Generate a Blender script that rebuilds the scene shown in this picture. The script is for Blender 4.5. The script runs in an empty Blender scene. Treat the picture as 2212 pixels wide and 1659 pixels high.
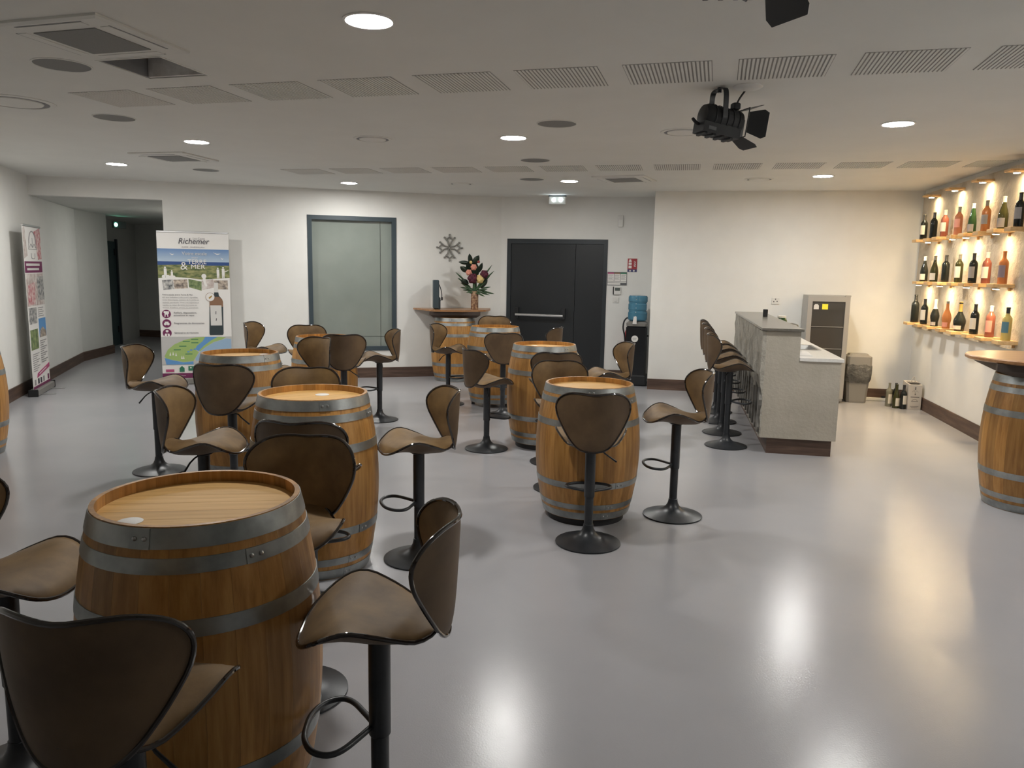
import bpy, bmesh, math, random
from mathutils import Vector, Matrix
PI = math.pi
R = math.radians
scene = bpy.context.scene
COL = scene.collection
rnd = random.Random(7)

# ------------------------------------------------------------------ camera
W, H, FPX = 2212, 1659, 1660.0
PITCH, ROLL, EYE = R(8.4), R(1.015), 1.62
cam = bpy.data.cameras.new('camera')
cam.sensor_width = 36.0
cam.lens = FPX / W * 36.0
cam.clip_start = 0.05
camo = bpy.data.objects.new('camera', cam)
COL.objects.link(camo)
r0 = Vector((1, 0, 0)); u0 = Vector((0, math.sin(PITCH), math.cos(PITCH))); f0 = Vector((0, math.cos(PITCH), -math.sin(PITCH)))
rv = r0 * math.cos(ROLL) + u0 * math.sin(ROLL)
uv = u0 * math.cos(ROLL) - r0 * math.sin(ROLL)
m = Matrix((rv, uv, -f0)).transposed().to_4x4()
m.translation = (0, 0, EYE)
camo.matrix_world = m
scene.camera = camo

# ------------------------------------------------------------------ world, exposure
world = bpy.data.worlds.new('world')
scene.world = world
world.use_nodes = True
world.node_tree.nodes['Background'].inputs[0].default_value = (0.5, 0.55, 0.6, 1)
world.node_tree.nodes['Background'].inputs[1].default_value = 0.02
scene.view_settings.view_transform = 'Standard'
scene.view_settings.look = 'None'
scene.view_settings.gamma = 1.0
scene.view_settings.exposure = 0.92
scene.view_settings.use_curve_mapping = False
DOWNLIGHT = 150.0      # radiance of each ceiling panel light
PUCK_W = 7.0           # watts of each small shelf lamp

# ------------------------------------------------------------------ materials
def new_mat(name):
    mt = bpy.data.materials.new(name)
    mt.use_nodes = True
    nt = mt.node_tree
    return mt, nt, nt.nodes['Principled BSDF']
def setp(b, **k):
    for n, v in k.items():
        n = n.replace('_', ' ')
        if n in b.inputs:
            b.inputs[n].default_value = v
def coords(nt, scale=(1, 1, 1), rand=False):
    tc = nt.nodes.new('ShaderNodeTexCoord')
    mp = nt.nodes.new('ShaderNodeMapping')
    mp.inputs['Scale'].default_value = scale
    nt.links.new(tc.outputs['Object'], mp.inputs['Vector'])
    if rand:
        oi = nt.nodes.new('ShaderNodeObjectInfo')
        mu = nt.nodes.new('ShaderNodeMath'); mu.operation = 'MULTIPLY'; mu.inputs[1].default_value = 37.0
        nt.links.new(oi.outputs['Random'], mu.inputs[0])
        nt.links.new(mu.outputs[0], mp.inputs['Location'])
        return mp.outputs[0], oi
    return mp.outputs[0], None
def noise(nt, vec, scale, detail=4, rough=0.55):
    n = nt.nodes.new('ShaderNodeTexNoise')
    n.inputs['Scale'].default_value = scale
    n.inputs['Detail'].default_value = detail
    n.inputs['Roughness'].default_value = rough
    nt.links.new(vec, n.inputs['Vector'])
    return n.outputs['Fac']
def ramp(nt, fac, stops):
    r = nt.nodes.new('ShaderNodeValToRGB')
    el = r.color_ramp.elements
    while len(el) < len(stops):
        el.new(0.5)
    for e, (p, c) in zip(el, stops):
        e.position = p
        e.color = (c[0], c[1], c[2], 1)
    nt.links.new(fac, r.inputs[0])
    return r.outputs[0]
def bump(nt, b, fac, strength, dist=0.01):
    bn = nt.nodes.new('ShaderNodeBump')
    bn.inputs['Strength'].default_value = strength
    bn.inputs['Distance'].default_value = dist
    nt.links.new(fac, bn.inputs['Height'])
    nt.links.new(bn.outputs[0], b.inputs['Normal'])
def plain(name, col, rough=0.5, metal=0.0, **k):
    mt, nt, b = new_mat(name)
    setp(b, Base_Color=(*col, 1), Roughness=rough, Metallic=metal, **k)
    return mt
def mottled(name, c1, c2, scale, rough, bstr=0.0, bscale=None, bdist=0.004, stretch=(1, 1, 1), rand=False, metal=0.0, lo=0.35, hi=0.65, **k):
    mt, nt, b = new_mat(name)
    v, _ = coords(nt, stretch, rand)
    n = noise(nt, v, scale)
    nt.links.new(ramp(nt, n, [(lo, c1), (hi, c2)]), b.inputs['Base Color'])
    setp(b, Roughness=rough, Metallic=metal, **k)
    if bstr:
        bump(nt, b, noise(nt, v, bscale or scale * 4, 6), bstr, bdist)
    return mt
def wood(name, c1, c2, c3, stretch, rough=0.45, vary=0.35, coat=0.0, bstr=0.15):
    """grain stretched along one axis, each object shifted and tinted on its own"""
    mt, nt, b = new_mat(name)
    v, oi = coords(nt, stretch, True)
    n = noise(nt, v, 1.0, 8, 0.62)
    col = ramp(nt, n, [(0.28, c1), (0.52, c2), (0.74, c3)])
    hs = nt.nodes.new('ShaderNodeHueSaturation')
    mr = nt.nodes.new('ShaderNodeMapRange')
    mr.inputs['To Min'].default_value = 1 - vary
    mr.inputs['To Max'].default_value = 1 + vary
    nt.links.new(oi.outputs['Random'], mr.inputs['Value'])
    nt.links.new(mr.outputs[0], hs.inputs['Value'])
    nt.links.new(col, hs.inputs['Color'])
    nt.links.new(hs.outputs[0], b.inputs['Base Color'])
    setp(b, Roughness=rough, Coat_Weight=coat, Coat_Roughness=0.25)
    bump(nt, b, n, bstr, 0.002)
    return mt
M = {}
M['wall'] = mottled('wall_plaster', (.765, .76, .728), (.795, .79, .758), 3, .75, .12, 90, .003)
M['ceiling'] = mottled('ceiling_paint', (.725, .72, .68), (.75, .745, .705), 2, .85)
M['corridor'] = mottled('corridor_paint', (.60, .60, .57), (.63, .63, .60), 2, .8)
def floor_mat():
    mt, nt, b = new_mat('grey_resin_floor')
    v, _ = coords(nt)
    n = noise(nt, v, 0.9, 5)
    nt.links.new(ramp(nt, n, [(.3, (.365, .365, .385)), (.7, (.41, .405, .42))]), b.inputs['Base Color'])
    setp(b, Roughness=0.185, IOR=1.5, Specular_IOR_Level=.42)
    n2 = noise(nt, v, 150, 3, .6)
    bump(nt, b, n2, 0.2, 0.002)
    return mt
M['floor'] = floor_mat()
M['skirting'] = wood('stained_skirting', (.05, .029, .021), (.10, .06, .043), (.17, .108, .075), (2.2, 2.2, 26), .5, .1, 0, .25)
M['stave'] = wood('oak_stave', (.27, .115, .022), (.41, .198, .048), (.51, .277, .08), (42, 42, 2.6), .45, .27, .1)
M['stave_in'] = wood('oak_rim', (.30, .14, .05), (.40, .2, .08), (.48, .26, .11), (42, 42, 2.6), .5, .2)
M['head'] = wood('oak_head', (.56, .31, .09), (.66, .385, .125), (.75, .47, .175), (2.6, 44, 44), .55, .07, 0)
M['hoop'] = mottled('galvanised_hoop', (.25, .265, .26), (.40, .415, .41), 9, .40, .08, 60, .001, rand=True, metal=.85)
M['rivet'] = plain('steel_rivet', (.5, .5, .5), .3, 1)
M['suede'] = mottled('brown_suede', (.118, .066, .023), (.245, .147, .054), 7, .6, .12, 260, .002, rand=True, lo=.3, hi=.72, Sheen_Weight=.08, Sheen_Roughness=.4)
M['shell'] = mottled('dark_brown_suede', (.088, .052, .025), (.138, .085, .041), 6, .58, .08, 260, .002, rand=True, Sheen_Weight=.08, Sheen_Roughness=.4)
M['piping'] = plain('glossy_piping', (.022, .015, .012), .1, 0, Coat_Weight=.6)
M['black_metal'] = mottled('black_powder_coat', (.018, .021, .025), (.028, .031, .036), 14, .36)
M['black'] = plain('matt_black', (.012, .013, .015), .55)
M['black_gloss'] = plain('black_gloss', (.012, .014, .017), .2)
M['plinth'] = plain('plinth_black', (.02, .02, .022), .6)
M['frame'] = plain('blue_grey_aluminium', (.042, .062, .075), .42)
M['film'] = mottled('frosted_window_film', (.235, .265, .24), (.285, .315, .285), 1.2, .07, lo=.3, hi=.7)
M['door'] = plain('anthracite_door', (.016, .019, .022), .4)
M['doorframe'] = plain('anthracite_frame', (.024, .031, .037), .42)
M['teal_door'] = plain('teal_door', (.035, .07, .075), .5)
M['silver'] = plain('brushed_silver', (.72, .72, .72), .3, .9)
M['white_plastic'] = plain('white_plastic', (.72, .71, .68), .4)
M['grey_plastic'] = plain('grey_plastic', (.215, .205, .19), .45)
M['dark_grey'] = plain('dark_grey_plastic', (.11, .115, .12), .5)
M['mesh_grey'] = mottled('speaker_mesh', (.20, .20, .195), (.27, .265, .255), 400, .8, .2, 500)
M['slot'] = plain('slot_shadow_felt', (.33, .32, .30), .9)
M['dark_hole'] = plain('duct_interior', (.26, .26, .265), .9)
M['bag'] = mottled('bin_bag', (.05, .05, .047), (.13, .125, .115), 9, .3, 1.0, 22, .02)
M['plaster_bar'] = mottled('bar_render', (.40, .368, .305), (.45, .415, .348), 4, .85, .45, 34, .012)
M['stone_bar'] = mottled('bar_rough_face', (.30, .285, .245), (.46, .435, .375), 7, .85, .9, 14, .03)
M['drip'] = mottled('grey_drip', (.15, .145, .13), (.235, .225, .205), 9, .8, .4, 30, .01)
M['slab'] = mottled('grey_quartz', (.125, .117, .10), (.16, .15, .128), 60, .25)
M['counter'] = mottled('white_quartz', (.68, .67, .64), (.74, .73, .70), 60, .28)
M['steel'] = plain('stainless', (.55, .55, .54), .25, 1)
M['table'] = wood('table_top_wood', (.24, .11, .045), (.36, .18, .075), (.46, .25, .11), (3, 30, 30), .35, .1, .2)
M['support'] = plain('dark_support', (.055, .038, .03), .55)
M['panel'] = mottled('rough_render_panel', (.40, .355, .28), (.50, .45, .37), 5, .9, .8, 16, .02)
M['pine'] = wood('pine_board', (.55, .33, .14), (.68, .44, .20), (.76, .53, .27), (4, 30, 30), .5, .2)
def glassy(name, col, rough=.06, trans=.0, **k):
    mt, nt, b = new_mat(name)
    setp(b, Base_Color=(*col, 1), Roughness=rough, Transmission_Weight=trans, IOR=1.45, **k)
    return mt
M['glass_black'] = glassy('dark_bottle_glass', (.012, .015, .014))
M['glass_green'] = glassy('green_bottle_glass', (.03, .085, .03), trans=.25)
M['glass_olive'] = glassy('olive_bottle_glass', (.05, .05, .016), trans=.15)
M['rose'] = glassy('rose_wine', (.56, .23, .13), trans=.35)
M['rose_dark'] = glassy('dark_rose_wine', (.36, .115, .075), trans=.3)
M['amber'] = glassy('amber_rose_wine', (.60, .24, .085), trans=.35)
M['white_wine'] = glassy('white_wine', (.70, .60, .22), trans=.4)
M['glass_pale'] = glassy('pale_empty_glass', (.30, .29, .22), trans=.4)
M['paper'] = plain('label_paper', (.68, .64, .56), .6)
M['paper_grey'] = plain('label_grey', (.30, .29, .29), .6)
M['paper_blue'] = plain('label_blue', (.10, .22, .27), .6)
M['paper_pink'] = plain('label_pink', (.66, .30, .24), .6)
M['paper_mauve'] = plain('label_mauve', (.28, .22, .25), .6)
M['foil_white'] = plain('foil_white', (.74, .70, .62), .35)
M['foil_black'] = plain('foil_black', (.03, .03, .03), .35)
M['foil_gold'] = plain('foil_gold', (.62, .40, .12), .3, .6)
M['foil_grey'] = plain('foil_grey', (.24, .23, .20), .35)
M['carton'] = plain('white_carton', (.60, .555, .49), .7)
M['ink'] = plain('grey_ink', (.13, .12, .11), .7)
M['red'] = plain('signal_red', (.36, .035, .045), .4)
M['purple'] = plain('print_purple', (.16, .02, .085), .5)
M['navy'] = plain('print_navy', (.05, .05, .16), .5)
M['white'] = plain('print_white', (.78, .76, .73), .5)
M['offwhite'] = plain('print_offwhite', (.66, .645, .615), .5)
M['text_dark'] = plain('print_dark', (.05, .045, .06), .5)
M['text_grey'] = plain('print_grey', (.30, .29, .29), .5)
M['sea'] = plain('print_sea', (.025, .07, .22), .5)
M['blue'] = plain('print_blue', (.12, .30, .58), .5)
M['pale_blue'] = plain('print_pale_blue', (.30, .44, .60), .5)
M['lime'] = plain('print_lime', (.34, .48, .16), .5)
M['map_bg'] = plain('print_map_grey', (.50, .49, .475), .5)
M['logo_green'] = plain('print_logo_green', (.03, .18, .10), .5)
M['brown_print'] = plain('print_brown', (.24, .13, .075), .5)
M['bottle_print'] = plain('print_bottle', (.035, .05, .055), .4)
M['pink'] = plain('print_pink', (.42, .06, .17), .5)
M['photo_warm'] = mottled('print_photo_warm', (.12, .10, .09), (.62, .52, .42), 22, .5)
M['photo_cool'] = mottled('print_photo_cool', (.07, .08, .09), (.60, .58, .55), 20, .5)
M['photo_green'] = mottled('print_photo_green', (.05, .10, .035), (.30, .36, .16), 14, .5)
M['photo_red'] = mottled('print_photo_red', (.40, .04, .07), (.72, .62, .58), 16, .5)
M['photo_pale'] = mottled('print_photo_pale', (.42, .33, .30), (.72, .68, .64), 12, .5)
M['land'] = mottled('print_land', (.055, .10, .03), (.34, .33, .14), 11, .5, stretch=(1, 1, 3))
def sky_mat():
    mt, nt, b = new_mat('print_sky')
    tc = nt.nodes.new('ShaderNodeTexCoord'); sp = nt.nodes.new('ShaderNodeSeparateXYZ')
    nt.links.new(tc.outputs['Object'], sp.inputs[0])
    mr = nt.nodes.new('ShaderNodeMapRange'); mr.inputs[1].default_value = 1.66; mr.inputs[2].default_value = 1.85
    nt.links.new(sp.outputs['Z'], mr.inputs[0])
    nt.links.new(ramp(nt, mr.outputs[0], [(0, (.42, .52, .62)), (1, (.085, .20, .44))]), b.inputs['Base Color'])
    setp(b, Roughness=.5)
    return mt
M['sky'] = sky_mat()
M['leaf'] = mottled('dark_leaf', (.008, .018, .012), (.02, .038, .022), 20, .35)
M['fern'] = mottled('fern_green', (.02, .06, .025), (.06, .12, .05), 30, .5)
M['petal_peach'] = plain('petal_peach', (.72, .30, .22), .6)
M['petal_cream'] = plain('petal_cream', (.70, .53, .22), .6)
M['petal_wine'] = mottled('petal_wine', (.05, .004, .015), (.11, .01, .03), 30, .6)
M['berry'] = plain('berry_red', (.35, .06, .05), .4)
M['vase'] = mottled('speckled_vase', (.12, .045, .03), (.52, .36, .22), 34, .3, rand=True)
M['water_blue'] = glassy('blue_bottle_plastic', (.10, .29, .42), .12, .35)
M['cloth'] = plain('white_cloth', (.74, .73, .71), .8)
M['yellow'] = plain('sticky_yellow', (.82, .74, .05), .6)
M['fridge_glass'] = plain('fridge_glass', (.06, .057, .052), .08)
M['fridge'] = plain('fridge_silver', (.40, .385, .36), .38, .35)
def emit(name, col, s):
    mt = bpy.data.materials.new(name); mt.use_nodes = True
    nt = mt.node_tree; nt.nodes.clear()
    e = nt.nodes.new('ShaderNodeEmission'); o = nt.nodes.new('ShaderNodeOutputMaterial')
    e.inputs[0].default_value = (*col, 1); e.inputs[1].default_value = s
    nt.links.new(e.outputs[0], o.inputs[0])
    return mt
M['lamp'] = emit('downlight_glow', (1.0, .985, .95), DOWNLIGHT)
M['puck'] = emit('puck_glow', (1.0, .76, .44), 240)
M['led'] = emit('emergency_led', (.80, .95, 1.0), 25)
M['green_led'] = emit('exit_green_glow', (.25, 1.0, .65), 9)
M['lcd'] = plain('lcd_grey', (.12, .14, .13), .2)

# ------------------------------------------------------------------ mesh helpers
class MB:
    """collects geometry for ONE mesh object"""
    def __init__(s):
        s.v = []; s.f = []; s.mi = []; s.cur = 0
    def add(s, vs, fs):
        o = len(s.v)
        s.v += [tuple(p) for p in vs]
        for f in fs:
            s.f.append(tuple(i + o for i in f)); s.mi.append(s.cur)
        return s
    def box(s, x0, x1, y0, y1, z0, z1):
        return s.add([(x0, y0, z0), (x1, y0, z0), (x1, y1, z0), (x0, y1, z0), (x0, y0, z1), (x1, y0, z1), (x1, y1, z1), (x0, y1, z1)],
                     [(3, 2, 1, 0), (4, 5, 6, 7), (0, 1, 5, 4), (1, 2, 6, 5), (2, 3, 7, 6), (3, 0, 4, 7)])
    def bevel_box(s, x0, x1, y0, y1, z0, z1, b):
        """box with chamfered vertical edges and chamfered top/bottom"""
        def ring(z, i):
            a0, a1, c0, c1 = x0 + i, x1 - i, y0 + i, y1 - i
            return [(a0 + b, c0, z), (a1 - b, c0, z), (a1, c0 + b, z), (a1, c1 - b, z), (a1 - b, c1, z), (a0 + b, c1, z), (a0, c1 - b, z), (a0, c0 + b, z)]
        return s.loft([ring(z0, b), ring(z0 + b, 0), ring(z1 - b, 0), ring(z1, b)])
    def loft(s, rings, cap=True, closed=True):
        n = len(rings[0]); vs = [p for r in rings for p in r]; fs = []
        for i in range(len(rings) - 1):
            for j in range(n if closed else n - 1):
                k = (j + 1) % n
                fs.append((i * n + j, i * n + k, (i + 1) * n + k, (i + 1) * n + j))
        if cap:
            fs.append(tuple(reversed(range(n))))
            fs.append(tuple((len(rings) - 1) * n + j for j in range(n)))
        return s.add(vs, fs)
    def prism(s, poly, z0, z1):
        """polygon in x,y extruded in z"""
        return s.loft([[(x, y, z0) for x, y in poly], [(x, y, z1) for x, y in poly]])
    def prism_y(s, poly, y0, y1):
        """polygon in x,z extruded along y (front at y0)"""
        return s.loft([[(x, y0, z) for x, z in poly], [(x, y1, z) for x, z in poly]])
    def lathe(s, prof, n=32, cx=0, cy=0, cap=True):
        rings = [[(cx + r * math.cos(2 * PI * j / n), cy + r * math.sin(2 * PI * j / n), z) for j in range(n)] for r, z in prof]
        return s.loft(rings, cap)
    def cyl(s, cx, cy, r, z0, z1, n=24):
        return s.lathe([(r, z0), (r, z1)], n, cx, cy)
    def tube(s, pts, r, n=8, closed=False):
        pts = [Vector(p) for p in pts]; N = len(pts); rings = []
        ref = Vector((0, 0, 1))
        d0 = (pts[1] - pts[0]).normalized()
        if abs(d0.dot(ref)) > .9: ref = Vector((0, 1, 0))
        a = d0.cross(ref).normalized()
        for i, p in enumerate(pts):
            if closed: d = (pts[(i + 1) % N] - pts[i - 1])
            elif i == 0: d = pts[1] - pts[0]
            elif i == N - 1: d = pts[-1] - pts[-2]
            else: d = pts[i + 1] - pts[i - 1]
            d.normalize()
            a = (a - d * a.dot(d)).normalized()
            b = d.cross(a)
            rr = r[i] if isinstance(r, (list, tuple)) else r
            rings.append([p + (a * math.cos(2 * PI * j / n) + b * math.sin(2 * PI * j / n)) * rr for j in range(n)])
        if closed:
            vs = [q for g in rings for q in g]; fs = []
            for i in range(N):
                k = (i + 1) % N
                for j in range(n):
                    l = (j + 1) % n
                    fs.append((i * n + j, i * n + l, k * n + l, k * n + j))
            return s.add(vs, fs)
        return s.loft(rings)
    def ball(s, c, r, n=10, m=6, sx=1, sy=1, sz=1):
        rings = []
        for i in range(1, m):
            t = PI * i / m
            rings.append([(c[0] + r * sx * math.sin(t) * math.cos(2 * PI * j / n), c[1] + r * sy * math.sin(t) * math.sin(2 * PI * j / n), c[2] - r * sz * math.cos(t)) for j in range(n)])
        return s.loft(rings)
    def build(s, name, mat, parent=None, smooth=False, loc=(0, 0, 0), rz=0.0, ang=40):
        me = bpy.data.meshes.new(name)
        me.from_pydata(s.v, [], s.f)
        mats = mat if isinstance(mat, (list, tuple)) else [mat]
        for q in mats:
            me.materials.append(M[q] if isinstance(q, str) else q)
        if len(mats) > 1:
            me.polygons.foreach_set('material_index', s.mi)
        bm = bmesh.new(); bm.from_mesh(me)
        bmesh.ops.recalc_face_normals(bm, faces=bm.faces)
        bm.to_mesh(me); bm.free()
        if smooth:
            me.polygons.foreach_set('use_smooth', [True] * len(me.polygons))
            me.set_sharp_from_angle(angle=R(ang))
        me.update()
        o = bpy.data.objects.new(name, me)
        COL.objects.link(o)
        o.location = loc; o.rotation_euler = (0, 0, rz)
        if parent: o.parent = parent
        return o
def spline(ctrl, per=6):
    """closed Catmull-Rom through 2D control points"""
    n = len(ctrl); out = []
    for i in range(n):
        p0, p1, p2, p3 = ctrl[i - 1], ctrl[i], ctrl[(i + 1) % n], ctrl[(i + 2) % n]
        for k in range(per):
            t = k / per
            out.append(tuple(.5 * (2 * p1[a] + (p2[a] - p0[a]) * t + (2 * p0[a] - 5 * p1[a] + 4 * p2[a] - p3[a]) * t * t + (3 * p1[a] - p0[a] - 3 * p2[a] + p3[a]) * t ** 3) for a in range(len(p1))))
    return out
def curve(ctrl, per=6):
    """open Catmull-Rom"""
    c = [ctrl[0]] + list(ctrl) + [ctrl[-1]]; out = []
    for i in range(1, len(c) - 2):
        p0, p1, p2, p3 = c[i - 1], c[i], c[i + 1], c[i + 2]
        for k in range(per):
            t = k / per
            out.append(tuple(.5 * (2 * p1[a] + (p2[a] - p0[a]) * t + (2 * p0[a] - 5 * p1[a] + 4 * p2[a] - p3[a]) * t * t + (3 * p1[a] - p0[a] - 3 * p2[a] + p3[a]) * t ** 3) for a in range(len(p1))))
    out.append(tuple(ctrl[-1]))
    return out
def tag(o, label=None, cat=None, group=None, kind=None):
    if label: o['label'] = label
    if cat: o['category'] = cat
    if group: o['group'] = group
    if kind: o['kind'] = kind
    return o
def thing(name, label, cat, loc=(0, 0, 0), rz=0.0, group=None):
    o = bpy.data.objects.new(name, None)
    o.empty_display_size = .1
    COL.objects.link(o)
    o.location = loc; o.rotation_euler = (0, 0, rz)
    return tag(o, label, cat, group)
def struct(name, mb, mat, **k):
    return tag(mb.build(name, mat, **k), kind='structure')
def copy_tree(o, parent=None):
    c = o.copy(); COL.objects.link(c); c.parent = parent
    for ch in list(o.children):
        copy_tree(ch, c)
    return c
def text(body, size, x, z, y, mat, parent, name='lettering', align='LEFT', shear=0.0, ry=0.0, rz=0.0, sx=1.0, depth=.0004):
    cu = bpy.data.curves.new('tmp', 'FONT')
    cu.body = body; cu.size = size; cu.align_x = align; cu.shear = shear; cu.extrude = depth; cu.resolution_u = 3
    t = bpy.data.objects.new('tmp', cu); COL.objects.link(t)
    dg = bpy.context.evaluated_depsgraph_get()
    me = bpy.data.meshes.new_from_object(t.evaluated_get(dg))
    COL.objects.unlink(t); bpy.data.objects.remove(t); bpy.data.curves.remove(cu)
    me.name = name
    me.materials.clear(); me.materials.append(M[mat])
    o = bpy.data.objects.new(name, me); COL.objects.link(o)
    o.parent = parent
    o.matrix_local = Matrix.Translation((x, y, z)) @ Matrix.Rotation(rz, 4, 'Z') @ Matrix.Rotation(ry, 4, 'Y') @ Matrix.Rotation(PI / 2, 4, 'X') @ Matrix.Diagonal((sx, 1, 1, 1))
    return o

# ------------------------------------------------------------------ room axes
YR, YL = R(-11.5), R(16.5)            # yaw of the right hand part and of the left hand part
e1 = Vector((math.cos(YR), math.sin(YR), 0)); e2 = Vector((-math.sin(YR), math.cos(YR), 0))
g1 = Vector((math.cos(YL), math.sin(YL), 0)); g2 = Vector((-math.sin(YL), math.cos(YL), 0))
ZC = 2.72
P_WIN = Vector((-2.21, 11.36, 0))     # on the window wall
P_BEND = Vector((-.204, 11.954, 0))   # window wall meets door wall
P_BLK = Vector((1.905, 10.724, 0))    # free corner of the projecting wall
P_COR = Vector((5.227, 10.048, 0))    # corner of projecting wall and bottle wall
P_LW = Vector((-5.75, 8.54, 0))       # on the left wall

# ------------------------------------------------------------------ the setting
struct('floor', MB().box(-14, 9, -5, 22, -.2, 0), 'floor')
# main ceiling, with the square service opening left free
HC = Vector((-2.06, 4.57, 0)); HW = .20
hx = R(-15)
cb = MB()
cb.box(-12, -HW, -12, 14, 0, .2); cb.box(HW, 12, -12, 14, 0, .2); cb.box(-HW, HW, -12, -HW, 0, .2); cb.box(-HW, HW, HW, 14, 0, .2)
struct('ceiling', cb, 'ceiling', loc=(HC.x, HC.y, ZC), rz=hx)
# window wall: local x along wall, y into the wall
wl = MB(); T = .22
WS0, WS1, WZ0, WZ1 = -.776, .487, .405, 2.355
wl.box(-2.663, WS0, 0, T, 0, ZC); wl.box(WS1, 2.092, 0, T, 0, ZC); wl.box(WS0, WS1, 0, T, 0, WZ0); wl.box(WS0, WS1, 0, T, WZ1, ZC)
wl.box(-4.5, -2.663, 0, T, 2.48, ZC)
struct('wall_back_left', wl, 'wall', loc=P_WIN, rz=YL)
# door wall
DS0, DS1, DZ = .098, 1.63, 2.10
wd = MB()
wd.box(-.02, DS0, 0, T, 0, ZC); wd.box(DS1, 3.2, 0, T, 0, ZC); wd.box(DS0, DS1, 0, T, DZ, ZC)
struct('wall_back', wd, 'wall', loc=P_BEND, rz=YR)
# projecting wall on the right
L_BLK = (P_COR - P_BLK).length
struct('wall_back_right', MB().box(0, L_BLK, 0, .9, 0, ZC), 'wall', loc=P_BLK, rz=YR)
# bottle wall: local x runs from the corner towards the viewer, y into the wall
RZ_R = math.atan2(-e2.y, -e2.x)
struct('wall_right', MB().box(-.9, 15, 0, .2, 0, ZC), 'wall', loc=P_COR, rz=RZ_R)
# left wall (local x away from viewer)
lw = Vector((-.319, .948, 0)).normalized()
RZ_L = math.atan2(lw.y, lw.x)
struct('wall_left', MB().box(-14, 4.42, 0, .2, 0, ZC), 'wall', loc=P_LW, rz=RZ_L)
struct('wall_front', MB().box(-9, 9, -.2, 0, 0, ZC), 'wall', loc=(0, -3.2, 0))
# corridor beyond the opening
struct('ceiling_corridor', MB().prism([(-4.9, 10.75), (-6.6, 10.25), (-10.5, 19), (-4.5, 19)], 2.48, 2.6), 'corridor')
cw = MB()
cw.prism([(-7.157, 12.72), (-7.31, 14.0), (-7.6, 14.0), (-7.42, 12.72)], 0, 2.5)
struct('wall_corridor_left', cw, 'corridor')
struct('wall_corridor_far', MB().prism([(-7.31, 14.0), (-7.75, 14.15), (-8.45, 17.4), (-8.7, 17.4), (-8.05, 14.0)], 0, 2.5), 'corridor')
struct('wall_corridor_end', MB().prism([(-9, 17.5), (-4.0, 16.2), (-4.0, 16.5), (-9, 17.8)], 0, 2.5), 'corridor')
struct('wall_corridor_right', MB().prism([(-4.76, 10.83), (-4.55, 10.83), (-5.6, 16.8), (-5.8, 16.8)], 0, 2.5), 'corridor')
# skirting boards
def skirting(name, p, rz, x0, x1):
    return struct(name, MB().box(x0, x1, -.016, 0, 0, .142).box(x0, x1, -.012, 0, .142, .15), 'skirting', loc=p, rz=rz)
skirting('baseboard_back_left', P_WIN, YL, -2.663, 2.09)
skirting('baseboard_back', P_BEND, YR, 1.66, 2.25)
skirting('baseboard_back_right', P_BLK, YR, 0, L_BLK)
skirting('baseboard_right', P_COR, RZ_R, .0, 15)
struct('baseboard_left', MB().box(-14, 4.42, -.016, 0, 0, .15), 'skirting', loc=P_LW - Vector((lw.y, -lw.x, 0)) * -.001, rz=RZ_L)
struct('baseboard_corridor', MB().prism([(-7.157, 12.70), (-7.13, 12.70), (-7.285, 14.0), (-7.31, 14.0)], 0, .15).prism([(-8.45, 17.33), (-4.3, 16.25), (-4.3, 16.3), (-8.45, 17.38)], 0, .15), 'skirting')

# window: frame and panes
win = MB(); fb = .062
win.box(WS0, WS0 + fb, -.012, .09, WZ0, WZ1); win.box(WS1 - fb, WS1, -.012, .09, WZ0, WZ1)
win.box(WS0 + fb, WS1 - fb, -.012, .09, WZ1 - fb, WZ1); win.box(WS0 + fb, WS1 - fb, -.012, .09, WZ0, WZ0 + fb)
wo = tag(MB().box(WS0 + fb, WS1 - fb, .085, .1, WZ0 + fb, WZ1 - fb).build('window_1', 'dark_grey', loc=P_WIN, rz=YL), kind='structure')
win.build('window_frame', 'frame', wo)
zx, xx = WZ0 + .205, WS1 - fb - .165
for a, b, c, d in ((WS0 + fb, xx - .003, zx + .003, WZ1 - fb), (xx + .003, WS1 - fb, zx + .003, WZ1 - fb), (WS0 + fb, xx - .003, WZ0 + fb, zx - .003), (xx + .003, WS1 - fb, WZ0 + fb, zx - .003)):
    MB().box(a, b, .055, .065, c, d).build('pane', 'film', wo)
# double door with panic bar
do = tag(MB().box(DS0, DS1, .06, .07, 0, DZ).build('door_1', 'doorframe', loc=P_BEND, rz=YR), kind='structure')
fr = MB()
fr.box(DS0, DS0 + .06, -.008, .06, 0, DZ); fr.box(DS1 - .06, DS1, -.008, .06, 0, DZ); fr.box(DS0 + .06, DS1 - .06, -.008, .06, DZ - .07, DZ)
fr.build('door_frame', 'doorframe', do)
sp = 1.15
MB().box(DS0 + .062, sp - .003, .008, .055, .01, DZ - .072).build('door_leaf', 'door', do)
MB().box(sp + .003, DS1 - .062, .008, .055, .01, DZ - .072).build('door_leaf', 'door', do)
pb = MB().box(.25, .30, -.075, .008, .90, 1.06).box(.97, 1.02, -.075, .008, .90, 1.06).build('panic_bar', 'black', do)
MB().tube([(.255, -.085, .955), (.99, -.085, .95)], .021, 12).build('push_rod', 'silver', pb, True)
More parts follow.
